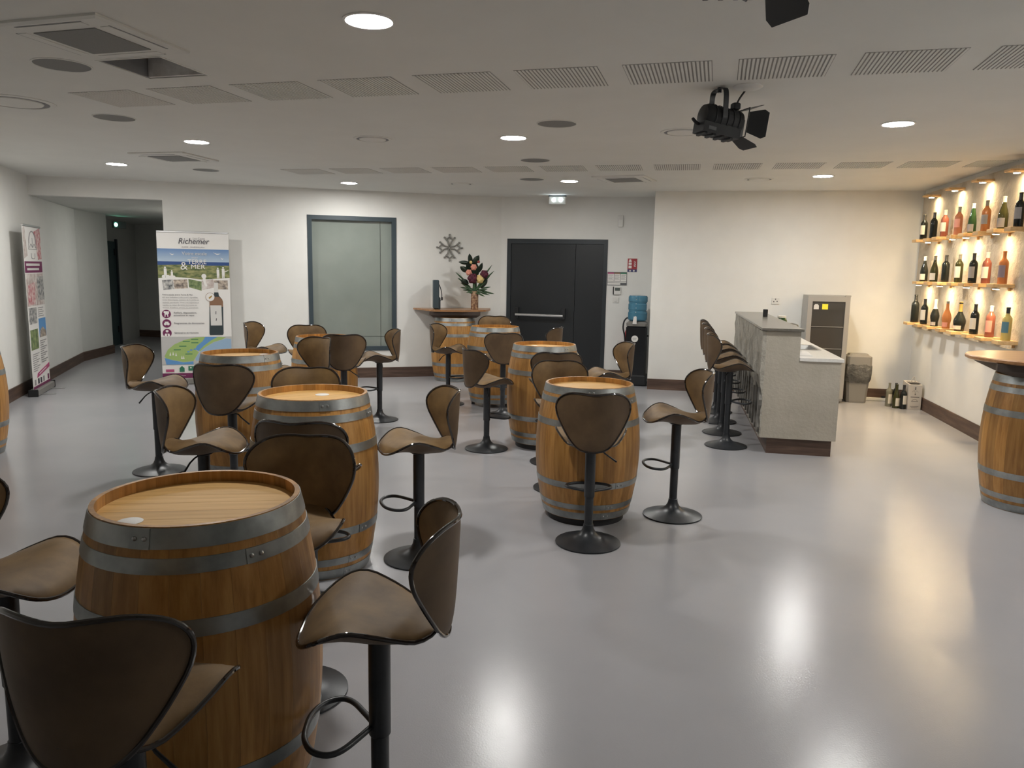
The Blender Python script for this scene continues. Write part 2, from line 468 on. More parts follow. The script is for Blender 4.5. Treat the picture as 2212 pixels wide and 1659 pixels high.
# corridor door
cd = tag(MB().prism([(-7.80, 14.55), (-7.755, 14.55), (-7.98, 15.58), (-8.02, 15.58)], 0, 2.05).build('door_2', 'teal_door'), kind='structure')
MB().prism([(-7.765, 14.5), (-7.725, 14.5), (-7.735, 14.56), (-7.775, 14.56)], 0, 2.1).prism([(-7.985, 15.56), (-7.94, 15.56), (-7.955, 15.63), (-7.995, 15.63)], 0, 2.1).build('door_frame', 'doorframe', cd)
for z in (.25, 1.78):
    MB().prism([(-7.95, 15.45), (-7.93, 15.45), (-7.94, 15.52), (-7.96, 15.52)], z, z + .13).build('hinge', 'black', cd)

# ------------------------------------------------------------------ barrels
def barrel_profile(h, rt, rb):
    return lambda z: rb - (rb - rt) * ((z - h / 2) / (h / 2)) ** 2
def make_barrel(h, rt=.2845, rb=.344, base=None):
    root = bpy.data.objects.new('wine_barrel', None); root.empty_display_size = .1; COL.objects.link(root)
    z0 = .05 if base else 0.0
    hb = h - z0
    prof = barrel_profile(hb, rt, rb)
    N = 26; NZ = 14; th = .026; da = 2 * PI / N * .994; NA = 3
    st = MB()
    vs = []; fs = []
    zs = [hb * i / NZ for i in range(NZ + 1)]
    for z in zs:
        for side in (0, 1):
            for a in range(NA + 1):
                ang = -da / 2 + da * a / NA
                r = prof(z) - (th if side else 0)
                if side and z == zs[-1]: r += .012
                if side and z == zs[0]: r += .012
                vs.append((r * math.cos(ang), r * math.sin(ang), z0 + z))
    n = 2 * (NA + 1)
    for i in range(NZ):
        for a in range(NA):
            o = i * n + a
            fs.append((o, o + 1, o + n + 1, o + n))
            q = i * n + NA + 1 + a
            fs.append((q, q + n, q + n + 1, q + 1))
        o = i * n; fs.append((o, o + n, o + n + NA + 1, o + NA + 1))
        o = i * n + NA; fs.append((o, o + NA + 1, o + n + NA + 1, o + n))
    for a in range(NA):
        fs.append((a, a + NA + 1, a + NA + 2, a + 1))
        o = NZ * n + a; fs.append((o, o + 1, o + NA + 2, o + NA + 1))
    st.add(vs, fs)
    s0 = st.build('stave', 'stave', root, True, ang=30)
    for k in range(1, N):
        c = s0.copy(); COL.objects.link(c); c.parent = root; c.rotation_euler = (0, 0, 2 * PI * k / N)
    # hoops, riveted
    sc = hb / .95
    for lo, hi in ((.003, .055), (.078, .118), (.235, .28)):
        for top in (True, False):
            a, b = (hb - hi * sc, hb - lo * sc) if top else (lo * sc, hi * sc)
            t = .0022
            NS = 56
            mbh = MB()
            rings = []
            for z, rr in ((a, prof(a) + t), (b, prof(b) + t), (b, prof(b) - .001), (a, prof(a) - .001)):
                rings.append([(rr * math.cos(2 * PI * j / NS), rr * math.sin(2 * PI * j / NS), z0 + z) for j in range(NS)])
            rings.append(rings[0])
            mbh.loft(rings, cap=False)
            # overlap lap of the strip
            ag = R(248 + 37 * lo * 20) if top else R(272 + 60 * lo)
            for w in (0,):
                q = []
                for j in range(5):
                    an = ag + j * .045
                    for z in (a, b):
                        q.append(((prof(z) + t + .0022) * math.cos(an), (prof(z) + t + .0022) * math.sin(an), z0 + z))
                        q.append(((prof(z) + t - .001) * math.cos(an), (prof(z) + t - .001) * math.sin(an), z0 + z))
                mbh.loft([[q[j * 4], q[j * 4 + 1], q[j * 4 + 3], q[j * 4 + 2]] for j in range(5)])
            ho = mbh.build('hoop', 'hoop', root, True, ang=30)
            rv_ = MB()
            for k in (.045, .135):
                an = ag + k; z = (a + b) / 2
                rr = prof(z) + .0045
                rv_.ball((rr * math.cos(an), rr * math.sin(an), z0 + z), .0065, 8, 5)
            rv_.build('rivets', 'rivet', ho, True)
    # head: boards side by side, recessed below the rim
    rh = prof(hb - .04) - th + .004
    zt = z0 + hb - .034
    nb = 7
    for k in range(nb):
        y0 = -rh + 2 * rh * k / nb + .0006; y1 = -rh + 2 * rh * (k + 1) / nb - .0006
        pts = []
        for i in range(7):
            y = y0 + (y1 - y0) * i / 6
            x = math.sqrt(max(1e-6, rh * rh - y * y)); pts.append((x, y))
        poly = pts + [(-x, y) for x, y in reversed(pts)]
        MB().prism(poly, zt - .018, zt).build('head_board', 'head', root)
    if base == 'plinth':
        MB().lathe([(rt - .03, 0), (rt - .03, .055)], 40).build('plinth', 'plinth', root, True)
    elif base == 'feet':
        for k in range(3):
            a = R(90 + 120 * k)
            MB().box(-.02, .02, -.02, .02, 0, .065).build('foot', 'plinth', root, loc=((rt - .03) * math.cos(a), (rt - .03) * math.sin(a), 0))
    return root
BG = 'oak wine barrels used as tables'
b_plain = make_barrel(.955)
b_feet = make_barrel(.955, base='feet')
b_plinth = make_barrel(.955, base='plinth')
b_short = make_barrel(.90, base='plinth')
b_low = make_barrel(.93)
b_short2 = make_barrel(.905)
def place_barrel(src, x, y, rz, label, used=set()):
    o = src if src.name not in used else copy_tree(src)
    used.add(src.name)
    o.location = (x, y, 0); o.rotation_euler = (0, 0, R(rz))
    return tag(o, label, 'barrel', BG)
place_barrel(b_plain, -.91, 2.173, 8, 'oak barrel table nearest the viewer, ringed by four brown stools')
place_barrel(b_plain, -1.069, 4.088, 40, 'oak barrel table second from the viewer, white paper disc on its glowing head')
place_barrel(b_plain, -2.121, 5.948, 75, 'oak barrel table in front of the large white roll-up banner')
place_barrel(b_short2, -1.985, 8.06, 120, 'oak barrel table standing before the dark-framed window')
place_barrel(b_short, .51, 5.014, 12, 'pale oak barrel on a round black plinth, nearest of the middle row')
place_barrel(b_plinth, .296, 7.10, 55, 'oak barrel on a black plinth, middle one of the middle row')
place_barrel(b_feet, -.215, 9.237, 90, 'oak barrel on small black feet, farthest of the middle row near the black door')
place_barrel(b_low, -.86, 11.33, 10, 'oak barrel carrying the wall table with the flower vase')
place_barrel(b_plain, 3.755, 5.40, 20, 'oak barrel carrying the round wooden table at the right edge')
place_barrel(b_plain, -4.63, 6.35, 33, 'oak barrel just showing at the left edge beside the side wall')
def disc(x, y, z, r, label):
    tag(MB().lathe([(r, 0), (r, .0015), (r * .96, .002)], 28).build('paper_coaster', 'white', loc=(x, y, z), smooth=True), label, 'coaster', 'paper discs on the barrel heads')
disc(-1.04, 2.025, .921, .034, 'round white paper disc on the nearest barrel head')
disc(-1.05, 4.20, .921, .038, 'white paper disc on the second barrel head')
disc(-1.99, 6.12, .921, .035, 'pale disc on the barrel head in front of the banner')
disc(.205, 7.24, .921, .028, 'small pale disc on the middle barrel of the middle row')

# ------------------------------------------------------------------ stools
def make_stool():
    root = bpy.data.objects.new('bar_stool', None); root.empty_display_size = .1; COL.objects.link(root)
    # trumpet base
    MB().lathe([(.001, 0), (.192, 0), (.197, .004), (.196, .009), (.17, .017), (.13, .025), (.095, .035), (.065, .05), (.045, .068), (.034, .09), (.030, .112), (.030, .118), (.0265, .12)], 44).build('base', 'black_metal', root, True, ang=50)
    MB().lathe([(.0262, .10), (.0262, .62)], 24).build('column', 'black_metal', root, True)
    up = []
    up.append(MB().lathe([(.0285, .305), (.0315, .31), (.0315, .605), (.05, .615)], 28).build('sleeve', 'black_metal', root, True))
    fp = [(-.018, .026), (-.062, .052), (-.118, .09), (-.138, .128), (-.118, .172), (-.065, .2), (0, .207), (.065, .2), (.118, .172), (.138, .128), (.118, .09), (.062, .052), (.018, .026)]
    up.append(MB().tube([(x, y, .335) for x, y in curve(fp, 4)], .0088, 10).build('footrest', 'black_metal', root, True))
    up.append(MB().tube([(.01, -.02, .607), (.06, -.03, .60), (.085, -.045, .582), (.15, -.06, .54)], [.0045, .0045, .0045, .006], 8).build('lever', 'black_metal', root, True))
    # seat
    half = [(0, .212), (.085, .208), (.158, .182), (.203, .122), (.208, .052), (.182, -.03), (.14, -.105), (.095, -.165), (.045, -.198), (0, -.206)]
    ctrl = half + [(-x, y) for x, y in reversed(half[1:-1])]
    out = spline(ctrl, 3)
    def sz(x, y):
        return (.668 + .036 * (x / .21) ** 2 * math.exp(-((y - .035) / .105) ** 2) + .016 * math.exp(-((y - .09) / .07) ** 2)
                - .034 * max(0, (y - .12) / .09) ** 2 - .016 * math.exp(-((y + .12) / .05) ** 2) * (abs(x) / .12) + .03 * max(0, (-y - .15) / .06))
    NR = 7
    def shell(mb, sgn, tf, off=0):
        n = len(out)
        vs = [(0, 0, sz(0, 0) + tf(0))]
        for i in range(1, NR + 1):
            r = i / NR
            for x, y in out:
                vs.append((x * r, y * r, sz(x * r, y * r) + tf(r)))
        fs = []
        for j in range(n):
            fs.append((0, 1 + j, 1 + (j + 1) % n))
        for i in range(NR - 1):
            for j in range(n):
                k = (j + 1) % n
                fs.append((1 + i * n + j, 1 + (i + 1) * n + j, 1 + (i + 1) * n + k, 1 + i * n + k))
        mb.add(vs, fs)
        return mb
    top = MB(); shell(top, 1, lambda r: .016 * (1 - r ** 5)); 
    n = len(out)
    # close the pad with a flat underside so it has thickness
    o = len(top.v); top.add([(x, y, sz(x, y) - .004) for x, y in out], []); 
    lastring = 1 + (NR - 1) * n
    for j in range(n):
        k = (j + 1) % n
        top.f.append((lastring + j, o + j, o + k, lastring + k)); top.mi.append(0)
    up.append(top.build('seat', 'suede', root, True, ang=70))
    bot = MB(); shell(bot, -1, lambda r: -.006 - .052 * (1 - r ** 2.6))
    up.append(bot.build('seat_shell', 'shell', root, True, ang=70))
    up.append(MB().tube([(x * 1.004, y * 1.004, sz(x, y) - .002) for x, y in out], .0062, 8, True).build('seat_piping', 'piping', root, True))
    # backrest
    hb = [(0, .336), (.08, .342), (.14, .337), (.187, .31), (.211, .262), (.205, .205), (.178, .145), (.147, .092), (.112, .045), (.068, .012), (0, .002)]
    cb_ = hb + [(-x, z) for x, z in reversed(hb[1:-1])]
    ob = spline(cb_, 3)
    def by(x, z):
        return -.207 + 2.5 * x * x - .06 * (z - .15) - .10 * max(0, z - .27)
    def bshell(sgn, t0, t1):
        mb = MB(); n = len(ob); c0 = (0, .17)
        vs = [(c0[0], by(*c0) + sgn * t0, .622 + c0[1])]
        for i in range(1, NR + 1):
            r = i / NR
            for x, z in ob:
                X = c0[0] + (x - c0[0]) * r; Z = c0[1] + (z - c0[1]) * r
                vs.append((X, by(X, Z) + sgn * (t1 + (t0 - t1) * (1 - r ** 4)), .622 + Z))
        fs = [(0, 1 + j, 1 + (j + 1) % n) for j in range(n)]
        for i in range(NR - 1):
            for j in range(n):
                k = (j + 1) % n
                fs.append((1 + i * n + j, 1 + (i + 1) * n + j, 1 + (i + 1) * n + k, 1 + i * n + k))
        return mb.add(vs, fs)
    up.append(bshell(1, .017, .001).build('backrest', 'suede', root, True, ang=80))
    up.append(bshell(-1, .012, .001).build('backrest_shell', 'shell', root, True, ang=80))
    up.append(MB().tube([(x * 1.004, by(x, z), .622 + z) for x, z in ob], .0064, 8, True).build('backrest_piping', 'piping', root, True))
    for q in up: q['lift'] = 1
    return root
SG = 'brown bar stools with trumpet bases'
st0 = make_stool()
def place_stool(x, y, dx, dy, dz, label, used=[]):
    o = st0 if not used else copy_tree(st0)
    if not used: used.append(1)
    o.location = (x, y, 0); o.rotation_euler = (0, 0, math.atan2(-dx, dy))
    jobs.append((o, dz))
    return tag(o, label, 'stool', SG)
jobs = []
STOOLS = [
 # around the nearest barrel
 (-.362, 2.04, -.995, -.08, -.01, 'brown suede stool right of the nearest barrel, its back to the right'),
 (-.85, 1.60, .07, .99, -.02, 'brown stool in the bottom left corner, dark backrest turned to the viewer'),
 (-.81, 2.75, -.05, -1, .0, 'brown stool tucked behind the nearest barrel, facing the viewer'),
 (-1.55, 2.25, .99, .05, .0, 'brown suede stool left of the nearest barrel, cut by the left edge'),
 # second barrel
 (-1.66, 4.05, .97, .08, .0, 'brown suede stool left of the second barrel, side on'),
 (-1.30, 4.74, .12, -.99, .01, 'brown stool behind the second barrel, only its backrest top showing'),
 (-.93, 3.47, .10, .99, -.01, 'brown stool in front of the second barrel, seen from behind'),
 (-.51, 4.16, -.93, -.36, .0, 'brown suede stool right of the second barrel, facing left'),
 # barrel before the banner
 (-2.78, 5.92, .99, .0, .03, 'brown suede stool at far left, left of the barrel before the banner'),
 (-1.93, 5.22, .10, .99, .01, 'brown stool in front of the banner barrel, full backrest seen from behind'),
 (-1.86, 6.84, -.55, -.83, .02, 'brown stool between the banner barrel and the window barrel, facing the viewer'),
 # window barrel
 (-1.42, 8.15, -.94, -.34, .01, 'brown stool below the window, right of the window barrel'),
 (-1.64, 7.42, -.2, .97, .03, 'brown stool in front of the window barrel, seen from behind'),
 (-2.29, 8.55, .3, -.95, .0, 'brown stool behind the window barrel, facing the viewer'),
 (-2.78, 8.60, .97, -.12, .03, 'brown stool beside the banner, left of the window barrel'),
 # middle row, far barrel
 (-.775, 9.22, .95, -.28, .0, 'brown stool left of the farthest middle barrel, by the wall table'),
 (-.24, 9.90, .0, -1, .06, 'brown stool behind the farthest middle barrel, against the black door'),
 (-.104, 8.55, -.05, 1, -.02, 'brown stool in front of the farthest middle barrel, seen from behind'),
 (.37, 9.17, -.92, .36, .0, 'brown stool right of the farthest middle barrel, half hidden, before the black door'),
 # middle row, middle barrel
 (-.225, 6.88, .86, .50, -.04, 'brown suede stool left of the middle barrel, turned three quarters away'),
 (.36, 6.43, -.06, 1, .0, 'brown stool in front of the middle barrel, back of its rest to the viewer'),
 (.90, 7.08, -.98, -.18, .01, 'brown suede stool right of the middle barrel, before the water cooler'),
 # middle row, near barrel
 (.37, 5.63, .1, -1, -.02, 'brown stool behind the near middle barrel, facing the viewer'),
 (.475, 4.46, .05, 1, -.02, 'brown stool in front of the near middle barrel, whole back and base in view'),
 (1.10, 5.02, -.99, -.04, .02, 'brown suede stool right of the near middle barrel, standing free on the floor'),
]
for a in STOOLS: place_stool(*a)
ordn = ['nearest bar stool at the rendered counter', 'second bar stool along the rendered counter', 'third bar stool along the rendered counter', 'farthest bar stool along the rendered counter, by the white wall']
for k in range(4):
    p = Vector((2.05, 7.18, 0)) + e2 * (.62 * k) 
    place_stool(p.x, p.y, e1.x, e1.y, .10 + .01 * min(k, 2), 'brown ' + ordn[k])
for o, dz in jobs:
    for ch in o.children:
        if ch.get('lift'):
            ch.location.z = dz
            del ch['lift']

# ------------------------------------------------------------------ wall table with terminal and flowers
t = thing('wall_table', 'wooden table top on dark support, fixed to the wall over a barrel', 'table', (0, 0, 0))
tp = [(-1.50, 11.555), (-.36, 11.885), (-.345, 11.60), (-.40, 11.28), (-.50, 11.16), (-.72, 11.05), (-1.12, 11.02)]
MB().prism(tp, 1.018, 1.042).build('table_top', 'table', t)
def rect(cx, cy, hx_, hy_, rz):
    c, s = math.cos(rz), math.sin(rz)
    return [(cx + c * a - s * b, cy + s * a + c * b) for a, b in ((-hx_, -hy_), (hx_, -hy_), (hx_, hy_), (-hx_, hy_))]
MB().loft([[(x, y, .932) for x, y in rect(-.86, 11.33, .31, .2, R(5))], [(x, y, .97) for x, y in rect(-.86, 11.33, .365, .25, R(5))], [(x, y, 1.018) for x, y in rect(-.86, 11.33, .365, .25, R(5))]]).build('support', 'support', t)
t = thing('touch_terminal', 'dark till terminal seen edge on, standing on the wall table', 'terminal', (-1.14, 11.36, 1.042), R(8))
MB().bevel_box(-.045, .04, -.16, .16, .01, .42, .008).build('screen_housing', 'frame', t)
MB().bevel_box(-.03, .062, -.12, .12, 0, .17, .008).build('stand', 'frame', t)
MB().tube(curve([(.04, -.1, .36), (.06, -.1, .31), (.078, -.1, .24), (.082, -.1, .17)], 5), .006, 6).build('cable', 'black', t, True)
MB().bevel_box(.07, .095, -.11, -.09, .13, .175, .004).build('plug', 'black', t)
MB().bevel_box(.06, .075, -.02, .02, .12, .13, .003).build('latch', 'black', t)
VX, VY, VZ = -.575, 11.42, 1.042
va = MB().lathe([(.0, 0), (.054, 0), (.056, .004), (.055, .22), (.058, .265), (.052, .265), (.048, .02)], 28).build('flower_vase', 'vase', smooth=True, loc=(VX, VY, VZ))
tag(va, 'speckled brown cylinder vase on the wall table', 'vase')
bq = thing('flower_bouquet', 'bouquet of peach and cream roses with dark leaves in the vase', 'bouquet', (VX, VY, VZ))
def leaf(name, p, d, L, w, mat, bend=.15):
    """pointed leaf from p along d, folded along its midrib"""
    p = Vector(p); d = Vector(d).normalized()
    sd = d.cross(Vector((0, 1, 0)))
    sd = sd.normalized() if sd.length > .1 else Vector((1, 0, 0))
    nn = sd.cross(d)
    vs = []; N = 6
    for i in range(N + 1):
        s_ = i / N; ww = w * math.sin(PI * min(1, s_ * .92 + .08)) ** .8 if i < N else .001
        c = p + d * (L * s_) - nn * (bend * L * s_ * s_)
        for off, up_ in ((-ww, .25 * ww), (0, 0), (ww, .25 * ww)):
            vs.append(c + sd * off + nn * up_)
        for off, up_ in ((-ww, .25 * ww), (0, 0), (ww, .25 * ww)):
            vs.append(c + sd * off + nn * (up_ - .0025))
    fs = []
    for i in range(N):
        a = i * 6; b = a + 6
        fs += [(a, a + 1, b + 1, b), (a + 1, a + 2, b + 2, b + 1), (a + 3, b + 3, b + 4, a + 4), (a + 4, b + 4, b + 5, a + 5), (a, b, b + 3, a + 3), (a + 2, a + 5, b + 5, b + 2)]
    fs += [(0, 3, 4, 1), (1, 4, 5, 2)]
    return MB().add(vs, fs).build(name, mat, bq, True, ang=80)
BX = lambda px, py: ((px - 1028) / 1660 * 11.75, (667 - py) / 1660 * 11.75)   # size in metres from the vase foot
for (a, b), (c, d), w, yy in [(((1020), 575), (1017, 554), .035, -.02), ((1024, 575), (1036, 557), .045, -.02), ((1018, 572), (996, 570), .03, 0), ((1014, 590), (999, 580), .04, -.02), ((1036, 590), (1043, 572), .03, .02),
                               ((1015, 615), (1001, 607), .045, -.03), ((1045, 620), (1052, 600), .04, 0), ((1030, 600), (1028, 570), .06, .02), ((1022, 592), (1012, 572), .05, .02), ((1040, 622), (1050, 610), .035, -.03)]:
    p = BX(a, b); q = BX(c, d)
    leaf('leaf', (p[0], yy, p[1]), (q[0] - p[0], -.03, q[1] - p[1]), math.hypot(q[0] - p[0], q[1] - p[1]) + .02, w, 'leaf')
for c, d, w in [(998, 615, .012), (1003, 630, .012), (1012, 634, .012), (1048, 636, .013), (1060, 640, .014), (1055, 628, .012), (1060, 600, .012), (1056, 590, .012), (994, 605, .012), (1020, 632, .012), (1038, 634, .012)]:
    p = (0, .26); q = BX(c, d)
    L = math.hypot(q[0] - p[0], q[1] - p[1])
    for k in range(3):
        leaf('fern_frond', (p[0] + (q[0] - p[0]) * .25 * k, -.03 + .03 * k, p[1] + (q[1] - p[1]) * .25 * k + .02 * k), (q[0] - p[0] + .02 * (k - 1), -.05 + .04 * k, q[1] - p[1] + .02 * (k - 1)), L * .75, w, 'fern', .1)
def rose(name, px, py, r, mat, sy=.8):
    p = BX(px, py)
    ctr = Vector((p[0], -.075, p[1]))
    mb = MB()
    mb.ball(ctr, r * .62, 10, 6)
    for ringi, (n, rr, tilt) in enumerate(((4, .55, .35), (5, .82, .15), (6, 1.0, -.05))):
        for k in range(n):
            a = 2 * PI * k / n + ringi * .5
            c = ctr + Vector((math.cos(a) * r * rr * .55, -r * tilt, math.sin(a) * r * rr * .62))
            mb.ball(c, r * .5, 8, 5, 1, .6, 1)
    return mb.build(name, mat, bq, True, ang=80)
rose('rose', 1016, 591, .045, 'petal_peach'); rose('rose', 1026, 580, .045, 'petal_peach'); rose('rose', 1039, 604, .062, 'petal_cream')
rose('celosia_bloom', 1024, 603, .075, 'petal_wine'); rose('celosia_bloom', 1048, 594, .06, 'petal_wine')
rose('berry_sprig', 1036, 569, .02, 'berry'); rose('bud', 1020, 570, .022, 'petal_cream')
MB().cyl(0, 0, .03, .1, .40, 10).build('stems', 'fern', bq)

# ------------------------------------------------------------------ round table at the right edge
t = thing('round_table', 'round wooden table top on dark support at the right edge', 'table', (3.755, 5.40, 0))
MB().lathe([(.475, 1.05), (.488, 1.058), (.488, 1.074), (.48, 1.08)], 64).build('table_top', 'table', t, True, ang=30)
MB().loft([[(x, y, .956) for x, y in rect(0, 0, .24, .24, R(-20))], [(x, y, 1.0) for x, y in rect(0, 0, .36, .36, R(-20))], [(x, y, 1.05) for x, y in rect(0, 0, .36, .36, R(-20))]]).build('support', 'support', t)

# ------------------------------------------------------------------ wall emblem: twelve-pointed cross
em = MB()
def rot(p, a):
    c, s = math.cos(a), math.sin(a)
    return (p[0] * c - p[1] * s, p[0] * s + p[1] * c)
for k in range(4):
    a = k * PI / 2
    for sgn in (-1, 1):
        arc = [(sgn * x, z) for x, z in curve([(.012, .012), (.017, .05), (.03, .09), (.062, .128)], 5)]
        em.tube([(rot(p, a)[0], 0, rot(p, a)[1]) for p in arc], .0115, 6)
        vv = [(sgn * .062, .128), (sgn * .038, .126), (0, .16)]
        em.tube([(rot(p, a)[0], 0, rot(p, a)[1]) for p in vv], .0115, 6)
        q = rot((sgn * .076, .146), a); em.ball((q[0], 0, q[1]), .0165, 12, 6, 1, .45, 1)
        em.tube([(rot((sgn * .06, .128), a)[0], 0, rot((sgn * .06, .128), a)[1]), (q[0], 0, q[1])], .008, 6)
    q = rot((0, .19), a); em.ball((q[0], 0, q[1]), .0165, 12, 6, 1, .45, 1)
    q2 = rot((0, .155), a); em.tube([(q2[0], 0, q2[1]), (q[0], 0, q[1])], .011, 6)
pp = P_WIN + g1 * ((-.976 + 2.21) / math.cos(YL)) - g2 * .012
tag(em.build('wall_cross', plain('emblem_grey', (.26, .255, .235), .5, .3), smooth=True, loc=(pp.x, pp.y, 1.943), rz=YL), 'grey openwork cross with ball tips hung on the white wall', 'wall emblem')

# ------------------------------------------------------------------ bar counter (local x = e1, y = e2 away from the viewer)
PB = Vector((2.281, 6.898, 0))
LBAR = 3.05
bar = thing('bar_counter', 'rendered grey bar counter with raised front wall and wooden plinth', 'bar counter', PB, YR)
MB().box(0, .293, 0, LBAR, .148, 1.126).box(.293, .65, 0, .04, .148, .862).box(.293, .63, .04, .75, .148, .862).box(.293, .63, .75, 1.40, .148, .75).box(.293, .63, 1.40, LBAR, .148, .862).build('body', 'plaster_bar', bar)
MB().box(.06, .62, .03, LBAR, 0, .148).build('plinth', 'skirting', bar)
# rough front skin, thicker towards the top, irregular lower edge
vs = []; NI, NJ = 44, 16
rr_ = random.Random(3)
for i in range(NI + 1):
    for j in range(NJ + 1):
        y = LBAR * i / NI; z = .15 + .97 * j / NJ
        d = .012 + .022 * (z > .62) + rr_.uniform(-.008, .008)
        vs.append((-d, y, z))
fs = [(i * (NJ + 1) + j, (i + 1) * (NJ + 1) + j, (i + 1) * (NJ + 1) + j + 1, i * (NJ + 1) + j + 1) for i in range(NI) for j in range(NJ)]
MB().add(vs, fs).add([(0, 0, .15), (0, 0, 1.12)] + [vs[j] for j in range(NJ + 1)], [tuple([0] + [2 + j for j in range(NJ + 1)] + [1])]).build('front_face', 'stone_bar', bar, True, ang=60)
for k in range(13):
    y0 = .06 + .232 * k
    L, Rr = [], []
    for i in range(9):
        z = .19 + (.60 + .05 * math.sin(k * 2.1) - .19) * i / 8
        w = (.045 + .018 * math.sin(i * 1.3 + k)) * (.45 if i in (0, 8) else 1)
        c = y0 + .012 * math.sin(i * .9 + 2 * k)
        L.append((-.034, c - w, z)); Rr.append((-.034, c + w, z))
    front = L + Rr[::-1]
    MB().loft([[(p[0], p[1], p[2]) for p in front], [(-.006, p[1], p[2]) for p in front]]).build('drip_strip', 'drip', bar)
ws = tag(MB().bevel_box(-.045, .315, -.03, LBAR + .02, 1.127, 1.15, .003).build('bar_top_slab', 'slab', loc=PB, rz=YR), 'dark grey quartz slab on the raised bar wall', 'worktop')
ct = MB()
SX0, SX1, SY0, SY1 = .36, .60, .80, 1.35
ct.box(.295, .668, -.012, SY0, .864, .893); ct.box(.295, .668, SY1, LBAR, .864, .893); ct.box(.295, SX0, SY0, SY1, .864, .893); ct.box(SX1, .668, SY0, SY1, .864, .893)
tag(ct.build('counter_worktop', 'counter', loc=PB, rz=YR), 'white worktop behind the bar wall with a sink cut-out', 'worktop')
sk = thing('kitchen_sink', 'stainless steel sink set in the white worktop', 'sink', PB + e1 * .48 + e2 * 1.07 + Vector((0, 0, .893)), YR)
a, b = (SX1 - SX0) / 2, (SY1 - SY0) / 2
rim = MB()
for q in ((-a - .015, a + .015, -b - .015, -b + .012), (-a - .015, a + .015, b - .012, b + .015), (-a - .015, -a + .012, -b + .012, b - .012), (a - .012, a + .015, -b + .012, b - .012)):
    rim.box(q[0], q[1], q[2], q[3], .0005, .005)
rim.build('rim', 'steel', sk)
MB().loft([[(x, y, .002) for x, y in rect(0, 0, a - .012, b - .012, 0)], [(x, y, -.12) for x, y in rect(0, 0, a - .04, b - .04, 0)]][::-1], cap=False).add([(-a + .04, -b + .04, -.12), (a - .04, -b + .04, -.12), (a - .04, b - .04, -.12), (-a + .04, b - .04, -.12)], [(0, 1, 2, 3)]).build('basin', 'steel', sk)
p = PB + e1 * .33 + e2 * 1.5
fc = thing('mixer_tap', 'chrome mixer tap behind the raised bar wall', 'tap', (p.x, p.y, .893), YR)
MB().tube(curve([(0, 0, 0), (0, 0, .16), (.02, -.01, .20), (.09, -.03, .215), (.15, -.05, .20), (.155, -.05, .18)], 4), .009, 8).build('spout', 'steel', fc, True)
MB().cyl(0, 0, .02, 0, .05, 14).build('valve', 'steel', fc, True)
p = PB + e1 * .36 + e2 * .28
cl = MB()
rr_ = random.Random(5)
rows = []
for i in range(9):
    rows.append([(-.06 + .13 * i / 8, -.11 + .22 * j / 9, .006 + .045 * math.sin(PI * i / 8) * (.5 + .5 * rr_.random()) * math.sin(PI * j / 9) ** .5) for j in range(10)])
vs = [q for r_ in rows for q in r_] + [(q[0], q[1], .0) for r_ in rows for q in r_]
fs = []
for i in range(8):
    for j in range(9):
        fs.append((i * 10 + j, i * 10 + j + 1, (i + 1) * 10 + j + 1, (i + 1) * 10 + j))
        fs.append((90 + i * 10 + j, 90 + (i + 1) * 10 + j, 90 + (i + 1) * 10 + j + 1, 90 + i * 10 + j + 1))
for i in range(8):
    fs.append((i * 10, (i + 1) * 10, 90 + (i + 1) * 10, 90 + i * 10)); fs.append((i * 10 + 9, 90 + i * 10 + 9, 90 + (i + 1) * 10 + 9, (i + 1) * 10 + 9))
for j in range(9):
    fs.append((j, 90 + j, 90 + j + 1, j + 1)); fs.append((80 + j, 80 + j + 1, 170 + j + 1, 170 + j))
tag(cl.add(vs, fs).build('crumpled_cloth', 'cloth', smooth=True, loc=(p.x, p.y, .8935), rz=YR), 'crumpled white cloth on the worktop beside the bar wall', 'cloth')
p = PB + e1 * .20 + e2 * 1.95
tag(MB().bevel_box(-.025, .025, -.02, .02, 0, .085, .004).build('card_terminal', 'black', loc=(p.x, p.y, 1.15), rz=YR), 'small black box standing on the dark bar slab', 'device')
p = PB + e1 * .43 + e2 * 1.02
gj = thing('green_jar', 'green glass container behind the bar slab', 'container', (p.x, p.y, .893), YR)
gj.location = (PB + e1 * .375 + e2 * 1.9 + Vector((0, 0, .893)))
MB().lathe([(.055, 0), (.06, .01), (.06, .22), (.045, .25), (.045, .262)], 20).build('jar', 'glass_green', gj, True)
MB().lathe([(.047, .255), (.047, .275)], 20).build('lid', 'foil_white', gj, True)

# ------------------------------------------------------------------ wine fridge
PF = Vector((3.757, 9.856, 0))
fg = thing('wine_fridge', 'silver glass-door wine fridge behind the bar', 'fridge', PF, YR)
FW, FD, FH = .505, .40, 1.375
MB().box(0, .02, .04, FD, .02, FH).box(FW - .02, FW, .04, FD, .02, FH).box(.02, FW - .02, .04, FD, FH - .03, FH).box(.02, FW - .02, .04, FD, .02, .09).box(.02, FW - .02, FD - .02, FD, .09, FH - .03).build('cabinet', 'fridge', fg)
dr = MB()
dr.box(0, .055, 0, .038, .06, FH - .01); dr.box(FW - .055, FW, 0, .038, .06, FH - .01); dr.box(.055, FW - .055, 0, .038, FH - .075, FH - .01); dr.box(.055, FW - .055, 0, .038, .06, .13)
dd = dr.build('door', 'fridge', fg)
MB().box(.055, FW - .055, .012, .018, .13, FH - .075).build('glass', 'fridge_glass', dd)
MB().box(FW - .06, FW + .004, -.004, .04, FH - .012, FH + .008).build('hinge_cap', 'fridge', fg)
for z in (.42, .70, .98):
    MB().box(.06, FW - .06, .006, .0115, z - .005, z + .005).build('shelf_edge', 'grey_plastic', dd)
